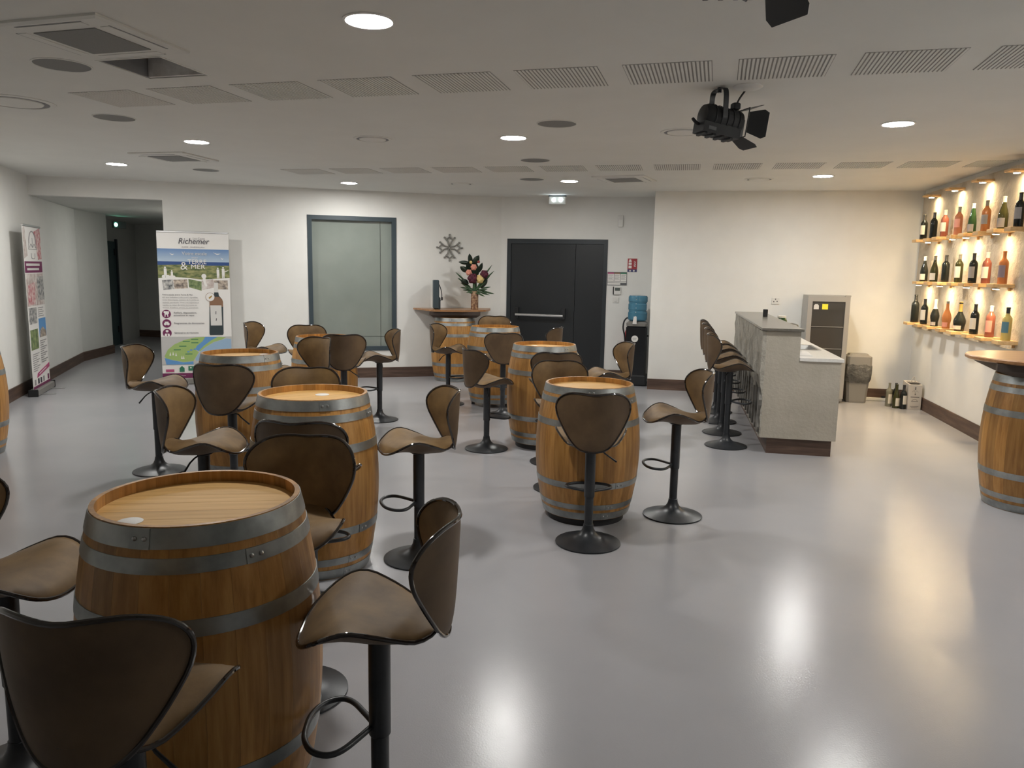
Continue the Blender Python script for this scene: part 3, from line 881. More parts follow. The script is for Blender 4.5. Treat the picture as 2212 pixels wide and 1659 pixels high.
MB().prism_y([(.075, 1.20), (.135, 1.20), (.135, 1.245), (.12, 1.265), (.09, 1.265), (.075, 1.245)], .0095, .0115).build('sticker', 'offwhite', dd)
MB().prism_y([(.175, 1.20), (.245, 1.20), (.245, 1.268), (.175, 1.268)], .0095, .0115).build('sticky_note', 'yellow', dd)
MB().box(.06, FW - .06, .05, .2, 0, .03).build('foot', 'black', fg)
# wall sockets near the fridge
p = P_BLK + e1 * ((3.522 - 1.905) / math.cos(YR))
so = thing('wall_sockets', 'white socket plate on the wall left of the fridge', 'socket', (p.x, p.y, 1.278), YR)
MB().bevel_box(-.05, .05, -.012, 0, -.045, .045, .003).build('plate', 'white_plastic', so)
MB().box(-.008, .006, -.014, -.011, .015, .03).box(-.03, -.015, -.014, -.011, -.018, -.002).box(.012, .028, -.014, -.011, -.012, 0).build('socket_holes', 'dark_grey', so)
# ------------------------------------------------------------------ bin
bn = thing('swing_bin', 'grey plastic swing-lid bin with black liner', 'bin', (4.485, 9.93, 0), YR)
def rrect(hx_, hy_, z, c=.03):
    return [(-hx_ + c, -hy_, z), (hx_ - c, -hy_, z), (hx_, -hy_ + c, z), (hx_, hy_ - c, z), (hx_ - c, hy_, z), (-hx_ + c, hy_, z), (-hx_, hy_ - c, z), (-hx_, -hy_ + c, z)]
MB().loft([rrect(.115, .095, 0), rrect(.12, .10, .02), rrect(.15, .125, .46)]).build('body', 'grey_plastic', bn)
MB().loft([rrect(.152, .13, .46), rrect(.152, .13, .50), rrect(.15, .125, .60), rrect(.13, .10, .615)]).build('lid', 'grey_plastic', bn)
MB().loft([rrect(.125, .10, .613), rrect(.11, .07, .635, .02)]).build('flap', 'grey_plastic', bn)
rr_ = random.Random(11); rings = []
for k, (z, g) in enumerate(((.30, .018), (.325, .03), (.40, .026), (.47, .02), (.505, .012))):
    ring = []
    for j in range(40):
        a_ = 2 * PI * j / 40
        hx_, hy_ = .135 + .055 * (z - .3) + g, .113 + .05 * (z - .3) + g
        c_, s_ = math.cos(a_), math.sin(a_)
        q = (abs(c_) ** 5 + abs(s_) ** 5) ** (-.2)
        w = 1 + rr_.uniform(-.05, .05)
        ring.append((hx_ * c_ * q * w, hy_ * s_ * q * w, z + rr_.uniform(-.012, .012) - (.03 * math.cos(a_ * 1.0 + 1.6) if k == 0 else 0)))
    rings.append(ring)
MB().loft(rings, cap=False).build('bin_liner', 'bag', bn, True, ang=25)
# power strip and its cable
ps = thing('power_strip', 'white power strip on the floor beside the bin', 'power strip', (4.80, 10.06, 0), YR)
MB().bevel_box(-.13, .14, -.025, .025, 0, .04, .005).build('housing', 'white_plastic', ps)
MB().bevel_box(.09, .13, -.018, .018, .04, .065, .004).build('plug', 'black', ps)
MB().tube(curve([(.14, 0, .02), (.22, -.01, .03), (.3, -.05, .015), (.38, -.1, .008)], 5), .005, 6).build('cable', 'white_plastic', ps, True)

# ------------------------------------------------------------------ bottles
SHAPES = {
 'bordeaux': [(.001, 0), (.036, 0), (.0375, .004), (.0375, .185), (.036, .2), (.028, .217), (.0175, .23), (.0145, .245), (.0142, .285), (.0158, .287), (.0158, .298), (.0145, .30)],
 'burgundy': [(.001, 0), (.040, 0), (.0415, .004), (.0415, .115), (.039, .14), (.031, .175), (.022, .205), (.016, .235), (.0145, .285), (.0165, .287), (.0165, .298), (.0145, .30)],
 'flute': [(.001, 0), (.036, 0), (.0375, .004), (.0375, .10), (.035, .13), (.027, .185), (.0185, .235), (.0145, .265), (.0142, .29), (.016, .292), (.0145, .30)],
 'skittle': [(.001, 0), (.037, 0), (.0385, .004), (.036, .035), (.0365, .05), (.045, .095), (.046, .12), (.040, .15), (.028, .185), (.018, .21), (.0145, .24), (.0142, .29), (.0165, .292), (.0145, .30)],
 'flask': [(.001, 0), (.043, 0), (.046, .004), (.048, .04), (.056, .085), (.057, .11), (.048, .14), (.033, .17), (.022, .195), (.0165, .22), (.0155, .285), (.019, .287), (.018, .30)],
}
def interp(prof, z):
    for (r1, z1), (r2, z2) in zip(prof, prof[1:]):
        if z1 <= z <= z2 and z2 > z1:
            return r1 + (r2 - r1) * (z - z1) / (z2 - z1)
    return prof[-1][0]
def bottle(shape, glass, cap, capz, lab, labz, loc, rz, hs=1.0, rs=1.0, cork=False, lab2=False):
    prof = [(r * rs, z * hs) for r, z in SHAPES[shape]]
    root = bpy.data.objects.new('wine_bottle', None); root.empty_display_size = .05; COL.objects.link(root)
    root.location = loc; root.rotation_euler = (0, 0, rz)
    MB().lathe(prof, 22).build('glass', glass, root, True, ang=35)
    if cap:
        cz = capz * hs
        pr = [(interp(prof, cz) + .0008, cz)] + [(r + .0009, z) for r, z in prof if z > cz] 
        pr.append((.001, prof[-1][1] + .0015))
        if cork:
            pr = [(interp(prof, cz) + .0008, cz)] + [(r + .0009, z) for r, z in prof if cz < z < .284 * hs] + [(.0175, .284 * hs), (.0185, .296 * hs), (.0175, .308 * hs), (.001, .31 * hs)]
        MB().lathe(pr, 20).build('capsule', cap, root, True, ang=35)
    if lab:
        z0, z1 = labz[0] * hs, labz[1] * hs
        for half in ((-52, 52),) + (((150, 200),) if lab2 else ()):
            vs = []; n = 10
            for j in range(n + 1):
                a_ = R(half[0] + (half[1] - half[0]) * j / n)
                for z in (z0, (z0 + z1) / 2, z1):
                    r = interp(prof, z) + .0012
                    vs.append((r * math.cos(a_), r * math.sin(a_), z))
            fs = [(j * 3 + i, j * 3 + 3 + i, j * 3 + 4 + i, j * 3 + 1 + i) for j in range(n) for i in (0, 1)]
            MB().add(vs, fs).build('label', lab, root, True)
    return root
# bottle wall: render panel, boards, lamps
pn = tag(MB().box(.11, 3.40, -.05, 0, .985, 2.66).build('trim_1', 'panel', loc=P_COR, rz=RZ_R), kind='structure')
def wp(s_, d_, z):
    v = P_COR - e2 * s_ - e1 * d_
    return (v.x, v.y, z)
LABEL_RZ = math.atan2(-e1.y, -e1.x) + R(38)     # labels turned towards the bar and the viewer
TOP = [(0.506, 'bordeaux', 'glass_black', 'foil_black', .235, 'paper', (.06, .17), 'dark red wine bottle with cream label, first from the corner on the top shelf'),
       (0.867, 'bordeaux', 'glass_black', 'foil_black', .235, None, None, 'plain black bottle without label, second from the corner on the top shelf'),
       (1.240, 'bordeaux', 'rose_dark', 'foil_white', .245, 'paper', (.06, .16), 'dark rose bottle with white capsule, third on the top shelf'),
       (1.677, 'bordeaux', 'rose', 'foil_grey', .245, 'paper_pink', (.08, .17), 'pale rose bottle with grey capsule, fourth on the top shelf'),
       (2.073, 'flute', 'glass_green', 'foil_white', .25, 'paper_grey', (.015, .09), 'tall green bottle with white capsule, fifth on the top shelf'),
       (2.423, 'bordeaux', 'amber', 'foil_grey', .245, 'paper_grey', (.07, .16), 'orange rose bottle with grey capsule, sixth on the top shelf'),
       (2.827, 'burgundy', 'glass_olive', 'foil_white', .245, 'paper_grey', (.015, .10), 'olive brown bottle with white capsule, seventh on the top shelf'),
       (3.173, 'bordeaux', 'glass_black', 'foil_black', .235, 'paper_grey', (.07, .17), 'dark bottle with grey label, last on the top shelf')]
MID = [(0.669, 'burgundy', 'glass_black', 'foil_white', .25, 'paper', (.02, .09), 'black sloping bottle with white top and label, first on the middle shelf'),
       (1.039, 'burgundy', 'glass_olive', 'foil_grey', .25, 'paper', (.02, .10), 'olive green bottle with cream label, second on the middle shelf'),
       (1.417, 'bordeaux', 'glass_black', 'foil_black', .235, None, None, 'plain dark bottle, third on the middle shelf'),
       (1.830, 'bordeaux', 'glass_olive', 'foil_grey', .245, 'paper', (.05, .17), 'dark olive bottle with tall cream label, fourth on the middle shelf'),
       (2.226, 'bordeaux', 'glass_black', 'foil_black', .235, 'paper_grey', (.05, .165), 'black bottle with pale grey label, fifth on the middle shelf'),
       (2.572, 'bordeaux', 'rose_dark', 'foil_white', .245, 'paper', (.05, .16), 'red rose bottle with white capsule, sixth on the middle shelf'),
       (2.962, 'bordeaux', 'amber', None, 0, 'paper_mauve', (.06, .17), 'orange rose bottle with mauve label, last on the middle shelf')]
BOT = [(0.456, 'bordeaux', 'glass_black', 'foil_black', .235, None, None, 'large dark magnum, first from the corner on the bottom shelf'),
       (0.823, 'bordeaux', 'glass_black', 'foil_black', .235, 'paper', (.05, .17), 'dark bottle with tall cream label, second on the bottom shelf'),
       (1.210, 'skittle', 'glass_black', 'foil_white', .20, 'paper_grey', (.01, .05), 'black waisted sparkling bottle with white foil, third on the bottom shelf'),
       (1.601, 'skittle', 'amber', 'foil_grey', .275, 'paper_pink', (.02, .07), 'orange waisted rose bottle, fourth on the bottom shelf'),
       (1.999, 'flask', 'glass_black', 'foil_gold', .205, 'paper', (.02, .06), 'bulbous black bottle with gold foil neck, fifth on the bottom shelf'),
       (2.404, 'bordeaux', 'glass_black', 'foil_black', .235, 'paper', (.05, .16), 'black bottle with printed cream label, sixth on the bottom shelf'),
       (2.798, 'bordeaux', 'rose_dark', 'foil_white', .245, 'paper_pink', (.05, .16), 'red rose bottle with pink label, seventh on the bottom shelf'),
       (3.169, 'bordeaux', 'white_wine', 'foil_black', .245, 'paper_blue', (.07, .17), 'white wine bottle with blue label, last on the bottom shelf')]
rows_ = (('top', TOP, 2.081, .13, 1.0), ('middle', MID, 1.576, .13, 1.0), ('bottom', BOT, 1.070, .13, 1.0))
ordinal = ['first', 'second', 'third', 'fourth', 'fifth', 'sixth', 'seventh', 'last']
for rn, row, z, d, _ in rows_:
    for k, (s_, sh, gl, cp, cz, lb, lz, label) in enumerate(row):
        mag = rn == 'bottom' and k == 0
        b_ = bottle(sh, gl, cp, cz, lb, lz, wp(s_, d, z), LABEL_RZ, 1.14 if mag else 1.0, 1.2 if mag else 1.06, gl == 'glass_black' and sh in ('skittle', 'flask'), True)
        tag(b_, label, 'bottle', 'wine bottles on the bottle wall')
        wdt = .15 if k % 2 else .17
        dep = .165 if k % 2 else .18
        x0 = s_ - wdt / 2
        on = ordinal[k] if not (rn == 'middle' and k == 6) else 'last'
        bb = thing('shelf_board', 'short pine board holding the %s bottle of the %s shelf' % (on, rn), 'shelf', P_COR + Vector((0, 0, z)), RZ_R, 'pine boards of the bottle wall')
        MB().bevel_box(x0 + .004, x0 + wdt - .004, -.05 - dep, -.05, -.032 - (.004 if k % 2 else 0), -.0005, .002).build('board', 'pine', bb)
        MB().box(s_ - .006, s_ + .006, -.072, -.05, -.065, -.036).build('bracket', 'pine', bb)
def puck(s_, d, z, label, plate=False):
    p = wp(s_, d, z)
    t_ = thing('puck_lamp', label, 'lamp', p, RZ_R, 'small round shelf lamps')
    MB().lathe([(.032, 0), (.034, .002), (.034, .012)], 24).build('housing', 'silver', t_, True)
    MB().lathe([(.026, -.0015), (.026, .0005)], 24).build('diffuser', 'puck', t_, True)
    if plate:
        MB().box(-.075, .075, -.08, .08, .012, .03).build('mounting_board', 'pine', t_)
    li = bpy.data.lights.new('shelf_spot', 'SPOT')
    li.energy = PUCK_W; li.color = (1.0, .69, .34); li.spot_size = R(118); li.spot_blend = .8; li.shadow_soft_size = .022
    lo = bpy.data.objects.new('shelf_spot', li); COL.objects.link(lo); lo.parent = t_; lo.location = (0, 0, -.006)
for k, s_ in enumerate((.687, 1.463, 2.24, 3.027)):
    puck(s_, .13, 2.565, 'small round lamp above the top shelf, %s from the corner' % ordinal[k] if k < 3 else 'small round lamp above the top shelf, nearest the viewer', True)
for k, s_ in enumerate((.867, 1.677, 2.073, 2.827)):
    puck(s_, .175, 2.031, 'small round lamp under the top shelf, %s from the corner' % ordinal[k] if k < 3 else 'small round lamp under the top shelf, nearest the viewer')
for k, s_ in enumerate((.669, 1.417, 2.226, 2.962)):
    puck(s_, .175, 1.526, 'small round lamp under the middle shelf, %s from the corner' % ordinal[k] if k < 3 else 'small round lamp under the middle shelf, nearest the viewer')

# bottles and carton on the floor in the corner
FB = [((4.81, 9.50), 'burgundy', 'glass_olive', None, 'paper', (.03, .13), 'empty olive bottle at the front of the floor group'),
      ((4.875, 9.45), 'bordeaux', 'glass_black', 'foil_black', 'paper', (.06, .17), 'dark bottle with cream label against the white carton on the floor'),
      ((4.775, 9.62), 'bordeaux', 'glass_pale', None, 'paper', (.04, .16), 'clear bottle with pale label behind the floor group'),
      ((4.86, 9.62), 'bordeaux', 'glass_black', 'foil_black', None, None, 'tall dark bottle at the back of the floor group')]
for (x, y), sh, gl, cp, lb, lz, label in FB:
    tag(bottle(sh, gl, cp, .235, lb, lz, (x, y, 0), R(-70), 1.0, 1.0), label, 'bottle', 'bottles on the floor by the carton')
cbx = thing('wine_carton', 'white wine carton with open handle on the floor in the corner', 'carton', (5.0, 9.50, 0), YR + R(2))
MB().loft([[(-.076, -.12, 0), (.076, -.12, 0), (.076, .12, 0), (-.076, .12, 0)], [(-.076, -.12, .31), (.076, -.12, .31), (.076, .12, .335), (-.076, .12, .335)]]).build('box', 'carton', cbx)
MB().prism([(-.06, -.09), (.06, -.09), (.06, .07), (-.06, .07)], .3235, .3285).build('opening', 'ink', cbx)
MB().tube(curve([(-.02, .0, .325), (-.01, .0, .37), (.01, .0, .40), (.02, .0, .37), (.03, .0, .325)], 4), .005, 6).build('handle', 'carton', cbx, True)
pr = MB()
pr.box(-.006, .006, -.1215, -.1195, .25, .285).box(-.006, .006, -.1215, -.1195, .185, .205)
pr.box(-.05, .05, -.1215, -.1195, .155, .163).box(-.04, .04, -.1215, -.1195, .105, .11).box(-.05, .05, -.1215, -.1195, .04, .044).box(-.035, .035, -.1215, -.1195, .025, .029)
pr.tube([(-.03, -.12, .112), (-.02, -.12, .128), (0, -.12, .135), (.02, -.12, .128), (.03, -.12, .112)], .002, 5)
pr.tube(curve([(-.035, -.12, .222), (-.015, -.12, .24), (.0, -.12, .215), (.015, -.12, .24), (.035, -.12, .22)], 4), .0015, 5)
pr.build('print', 'ink', cbx)

# ------------------------------------------------------------------ water cooler corner
wc = thing('water_cooler', 'black water cooler with blue bottle in the alcove beside the door', 'water cooler', (1.80, 11.16, 0), YR)
MB().bevel_box(-.15, .15, -.15, .17, .03, .86, .02).build('cabinet', 'black_gloss', wc)
MB().bevel_box(-.165, .165, -.18, .17, 0, .16, .02).build('base', 'black', wc)
MB().loft([[(x, y, .86) for x, y, _ in rrect(.145, .15, 0)], [(x, y, .90) for x, y, _ in rrect(.15, .155, 0)], [(x, y, .925) for x, y, _ in rrect(.11, .12, 0)]]).build('collar', 'grey_plastic', wc)
wb = MB().lathe([(.05, .92), (.12, .935), (.138, .955), (.138, 1.05), (.13, 1.06), (.13, 1.085), (.138, 1.095), (.138, 1.17), (.13, 1.18), (.13, 1.20), (.138, 1.21), (.138, 1.27), (.125, 1.295), (.06, 1.30)], 32).build('bottle', 'water_blue', wc, True, ang=35)
MB().box(.112, .143, -.05, -.02, 1.08, 1.19).build('handle_recess', 'white_plastic', wb)
for z in (1.0, 1.06, 1.12, 1.18, 1.24):
    MB().ball((-.02, -.136, z), .006, 8, 5).build('rib_highlight', 'white', wb, True)
MB().loft([[(-.06, -.175, .895), (.0, -.175, .895), (.0, -.16, .895), (-.06, -.16, .895)], [(-.045, -.175, 1.0), (-.005, -.175, 1.0), (-.005, -.16, 1.0), (-.045, -.16, 1.0)]]).build('cup', 'white', wc)
MB().lathe([(.048, 0), (.048, .003)], 24).build('round_sticker', 'white', wc, True, loc=(-.02, -.1525, .68))
wc.children[-1].rotation_euler = (PI / 2, 0, 0)
MB().box(-.05, .005, -.1565, -.1550, .685, .689).box(-.045, 0, -.1565, -.1550, .668, .672).build('sticker_print', 'ink', wc)
MB().ball((.16, -.05, .72), .012, 8, 5).build('tap_knob', 'black', wc, True)
fx = thing('fire_extinguisher', 'red fire extinguisher half hidden behind the water cooler', 'extinguisher', (1.73, 11.46, .36), YR)
MB().lathe([(.001, 0), (.06, 0), (.066, .02), (.066, .36), (.05, .41), (.025, .43), (.02, .47)], 24).build('cylinder', 'red', fx, True)
MB().bevel_box(-.03, .03, -.02, .02, .465, .51, .005).build('valve', 'black', fx)
MB().tube(curve([(0, -.02, .50), (.02, -.03, .56), (-.02, -.05, .60), (-.07, -.06, .55), (-.085, -.06, .45), (-.06, -.07, .34), (-.05, -.07, .25)], 6), .011, 8).build('hose', 'black', fx, True)
def on_door_wall(xw, z, name, label, cat):
    s_ = (xw - P_BEND.x) / math.cos(YR)
    p = P_BEND + e1 * s_
    return thing(name, label, cat, (p.x, p.y, z), YR)
t = on_door_wall(1.756, 1.728, 'fire_sign', 'red and white fire equipment sign above the water cooler', 'sign')
MB().box(-.07, .07, -.004, 0, -.098, .098).build('plate', 'red', t)
MB().box(-.07, .07, -.005, -.004, -.098, -.06).build('lower_band', 'navy', t)
pg = MB().box(-.055, -.01, -.0055, -.004, -.045, -.005).box(-.055, -.01, -.0055, -.004, .005, .04).prism_y([(-.055, .05), (-.01, .05), (-.02, .085), (-.045, .085)], -.0055, -.004)
pg.build('pictograms', 'white', t)
MB().ball((-.03, -.005, -.08), .014, 10, 5, 1, .1, 1).ball((.025, -.005, -.08), .014, 10, 5, 1, .1, 1).build('band_dots', 'offwhite', t)
text('eau', .06, .05, -.03, -.0055, 'white', t, shear=.3, ry=-PI / 2)
t = on_door_wall(1.543, 1.527, 'safety_notice', 'framed safety notice in three columns right of the black door', 'notice')
MB().box(-.145, .145, -.008, 0, -.098, .098).build('frame', 'dark_grey', t)
for x0, x1, h in ((-.138, -.048, 'pink'), (-.042, .045, 'brown_print'), (.051, .138, 'logo_green')):
    MB().box(x0, x1, -.010, -.008, -.035, .09).build('column', 'white', t)
    MB().box(x0, x1, -.011, -.010, .07, .09).build('heading', h, t)
    lb_ = MB()
    for k in range(5): lb_.box(x0 + .008, x1 - .01 - .012 * (k % 2), -.011, -.010, .05 - .017 * k, .055 - .017 * k)
    lb_.build('printed_lines', 'text_grey', t)
MB().box(-.138, .138, -.010, -.008, -.06, -.04).build('column', 'offwhite', t)
MB().box(-.138, .05, -.010, -.008, -.09, -.064).build('column', 'white', t)
t = on_door_wall(1.549, 1.348, 'wall_thermostat', 'white wall thermostat with grey display below the notice', 'thermostat')
MB().bevel_box(-.058, .058, -.025, 0, -.058, .058, .005).build('housing', 'white_plastic', t)
MB().box(-.03, .045, -.027, -.0245, -.0, .045).build('display', 'lcd', t)
MB().box(-.06, -.045, -.03, 0, -.055, .06).build('side_strip', 'black', t)
t = on_door_wall(1.534, 1.21, 'light_switch', 'white light switch below the thermostat', 'switch')
MB().bevel_box(-.045, .045, -.01, 0, -.043, .043, .003).build('plate', 'white_plastic', t)
MB().bevel_box(-.02, .02, -.016, -.009, -.02, .01, .003).build('rocker', 'white', t)
t = on_door_wall(1.565, 2.368, 'wall_detector', 'small white detector box high beside the door', 'detector')
MB().bevel_box(-.038, .038, -.04, 0, -.085, .085, .006).build('housing', 'white_plastic', t)
MB().box(-.025, .025, -.043, -.039, .02, .07).build('lens', 'offwhite', t)
t = on_door_wall(1.62, .55, 'low_socket', 'white socket low on the wall beside the door', 'socket')
MB().bevel_box(-.04, .04, -.012, 0, -.05, .05, .003).build('plate', 'white_plastic', t)

# ------------------------------------------------------------------ emergency lights
t = thing('emergency_light', 'white emergency light with two bright lamps over the black door', 'emergency light', (.62, 11.55, 2.655), YR)
MB().box(-.13, .13, -.03, .03, .05, .065).build('mounting_plate', 'frame', t)
MB().bevel_box(-.125, .125, -.028, .028, -.065, .05, .006).build('housing', 'white_plastic', t)
for x in (-.05, .05):
    l_ = MB().lathe([(.020, 0), (.022, .006)], 18).build('lamp', 'led', t, True, loc=(x, -.028, 0)); l_.rotation_euler = (PI / 2, 0, 0)
t = thing('exit_light', 'green glowing exit light in the dim corridor', 'exit sign', (-7.36, 14.55, 2.33), R(70))
MB().bevel_box(-.14, .14, -.03, .03, -.06, .06, .006).build('housing', 'dark_grey', t)
l_ = MB().lathe([(.035, 0), (.035, .006)], 16).build('lamp', 'green_led', t, True, loc=(-.1, -.032, 0)); l_.rotation_euler = (PI / 2, 0, 0)

# ------------------------------------------------------------------ ceiling fittings
LIGHTS = [(-.671, 3.651, 'nearest the viewer'), (-2.883, 7.171, 'left of the middle'), (-4.456, 8.834, 'nearest the corridor opening'), (-2.184, 10.354, 'above the window'),
          (-.025, 6.656, 'over the middle row of barrels'), (.661, 9.706, 'in front of the black door'), (2.759, 5.781, 'on the right, nearer the bottle wall'), (3.415, 8.792, 'above the bar end'), (3.55, 2.95, 'at the upper right, just out of view')]
for x, y, wh in LIGHTS:
    t = thing('downlight', 'round bright ceiling light ' + wh, 'ceiling light', (x, y, ZC), 0, 'round ceiling lights')
    MB().lathe([(.118, 0), (.118, -.004), (.106, -.007), (.102, -.004), (.102, 0)], 40, cap=False).build('bezel', 'white_plastic', t, True)
    MB().lathe([(.102, -.0045), (.102, -.0005)], 40).build('diffuser', 'lamp', t, True)
t = thing('downlight', 'added fill light brightening the corridor, hidden from view', 'ceiling light', (-5.4, 12.6, 2.48), 0)  # unseen fill lamp, added only to lift the dark corridor
MB().lathe([(.102, -.0045), (.102, -.0005)], 40).build('diffuser', emit('corridor_fill_glow', (1.0, 1.0, .95), 75), t, True)
SPK = [(-2.562, 4.532, 'beside the large air unit'), (-3.067, 6.084, 'left of the row, second from the viewer'), (-3.619, 9.238, 'near the corridor side'), (.303, 6.011, 'over the near middle barrel'), (.193, 7.963, 'over the middle barrel'), (.197, 9.583, 'over the far middle barrel')]
for x, y, wh in SPK:
    t = thing('ceiling_speaker', 'flush round grey ceiling speaker ' + wh, 'speaker', (x, y, ZC), 0, 'round ceiling speakers')
    MB().lathe([(.155, 0), (.155, -.003), (.147, -.005), (.145, -.002)], 40, cap=False).build('rim', 'ceiling', t, True)
    MB().lathe([(.146, -.0025), (.146, -.0005)], 40).build('grille', 'mesh_grey', t, True)
DIF = [(-3.5, 5.567, .26, 'at the far left edge'), (-1.237, 6.851, .165, 'left of the centre light'), (1.306, 6.263, .175, 'beside the stage lamp'), (-.706, 10.229, .16, 'in front of the wall cross'), (2.829, 9.186, .165, 'above the bar')]
for x, y, r, wh in DIF:
    t = thing('air_diffuser', 'round white ceiling air diffuser ' + wh, 'air vent', (x, y, ZC), 0, 'round air diffusers')
    MB().lathe([(r, 0), (r, -.003), (r * .90, -.008), (r * .84, -.006), (r * .84, 0)], 44, cap=False).build('outer_ring', 'ceiling', t, True)
    MB().lathe([(r * .84, -.002), (r * .84, -.0005)], 44).build('throat', 'dark_hole', t, True)
    MB().lathe([(r * .70, -.003), (r * .68, -.009), (r * .5, -.012), (r * .3, -.0125), (.004, -.013)], 44).build('centre_cone', 'ceiling', t, True)
# slotted ceiling panels
sl = MB(); NS_ = 22
for k in range(NS_):
    x0 = -.235 + .47 * k / NS_; sl.box(x0 + .0045, x0 + .47 / NS_ - .0045, -.225, .225, -.004, -.001)
slat_me = None
WORDS = ['first', 'second', 'third', 'fourth', 'fifth', 'sixth', 'seventh', 'eighth', 'ninth', 'tenth', 'eleventh', 'twelfth', 'thirteenth']
for rowi, (n0, n1, eb, ye, z) in enumerate(((-5, 5, 4.555, -.057, ''), (-6, 7, 8.475, -.02, ''))):
    for k in range(n0, n1):
        a_ = -.67 + .602 * k if rowi == 0 else -.60 + .602 * k
        b_ = eb + ye * (a_ - .0)
        p = e1 * a_ + e2 * b_
        nth = WORDS[k - n0]
        t = thing('slotted_panel', 'slotted acoustic ceiling panel, %s from the left in the %s row' % (nth, 'near' if rowi == 0 else 'far'), 'ceiling panel', (p.x, p.y, ZC), YR + math.atan(ye), 'slotted ceiling panels')
        MB().box(-.235, .235, -.225, .225, -.001, -.0002).build('backing', 'slot', t)
        if slat_me is None:
            so_ = sl.build('slats', 'ceiling', t); slat_me = so_.data
        else:
            so_ = bpy.data.objects.new('slats', slat_me); COL.objects.link(so_); so_.parent = t
        so_['kind'] = 'stuff'
# ceiling cassettes
def cassette(x, y, rz, wdt, label, drop=.018):
    t = thing('air_cassette', label, 'air unit', (x, y, ZC), rz, 'ceiling air cassettes')
    h_ = wdt / 2
    MB().loft([[(a, b, 0) for a, b in rect(0, 0, h_, h_, 0)], [(a, b, -drop * .6) for a, b in rect(0, 0, h_, h_, 0)], [(a, b, -drop) for a, b in rect(0, 0, h_ * .94, h_ * .94, 0)]]).build('panel', 'ceiling', t)
    MB().box(-h_ * .58, h_ * .58, -h_ * .58, h_ * .58, -drop - .004, -drop).build('grille', 'mesh_grey', t)
    for k in range(4):
        fl = MB().box(-h_ * .6, h_ * .6, -h_ * .86, -h_ * .70, -drop - .003, -drop).build('louvre', 'ceiling', t)
        fl.rotation_euler = (0, 0, k * PI / 2)
        sh_ = MB().box(-h_ * .62, h_ * .62, -h_ * .885, -h_ * .865, -drop - .0015, -drop).build('louvre_gap', 'dark_hole', t)
        sh_.rotation_euler = (0, 0, k * PI / 2)
cassette(-2.09, 3.99, R(-16), .62, 'square ceiling air cassette with grey grille at the upper left')
cassette(-3.52, 8.17, R(-12), .62, 'square ceiling air cassette between two lights on the left')
cassette(1.29, 9.36, R(-24), .62, 'square ceiling air cassette in front of the projecting wall')
# open service hatch
t = thing('service_hatch', 'open square hole in the ceiling with a white lining on one side', 'ceiling hatch', (HC.x, HC.y, ZC), hx)
q = HW + .0
MB().box(-q - .012, q + .012, -q - .012, -q, -.003, .0).box(-q - .012, q + .012, q, q + .012, -.003, .0).box(-q - .012, -q, -q, q, -.003, .0).box(q, q + .012, -q, q, -.003, .0).build('trim', 'ceiling', t)
MB().box(-q + .003, q - .003, q - .012, q - .003, .001, .36).box(-q + .003, -q + .012, -q + .003, q - .003, .001, .36).box(-q, q, -q, q, .36, .37).box(-q + .003, q - .003, -q + .003, -q + .012, .001, .36).build('shaft', 'dark_hole', t)
MB().box(-q + .016, q - .004, q - .030, q - .014, .0, .35).build('lining', mottled('crumpled_white_lining', (.62, .58, .55), (.86, .84, .81), 9, .6, .5, 12, .02), t)

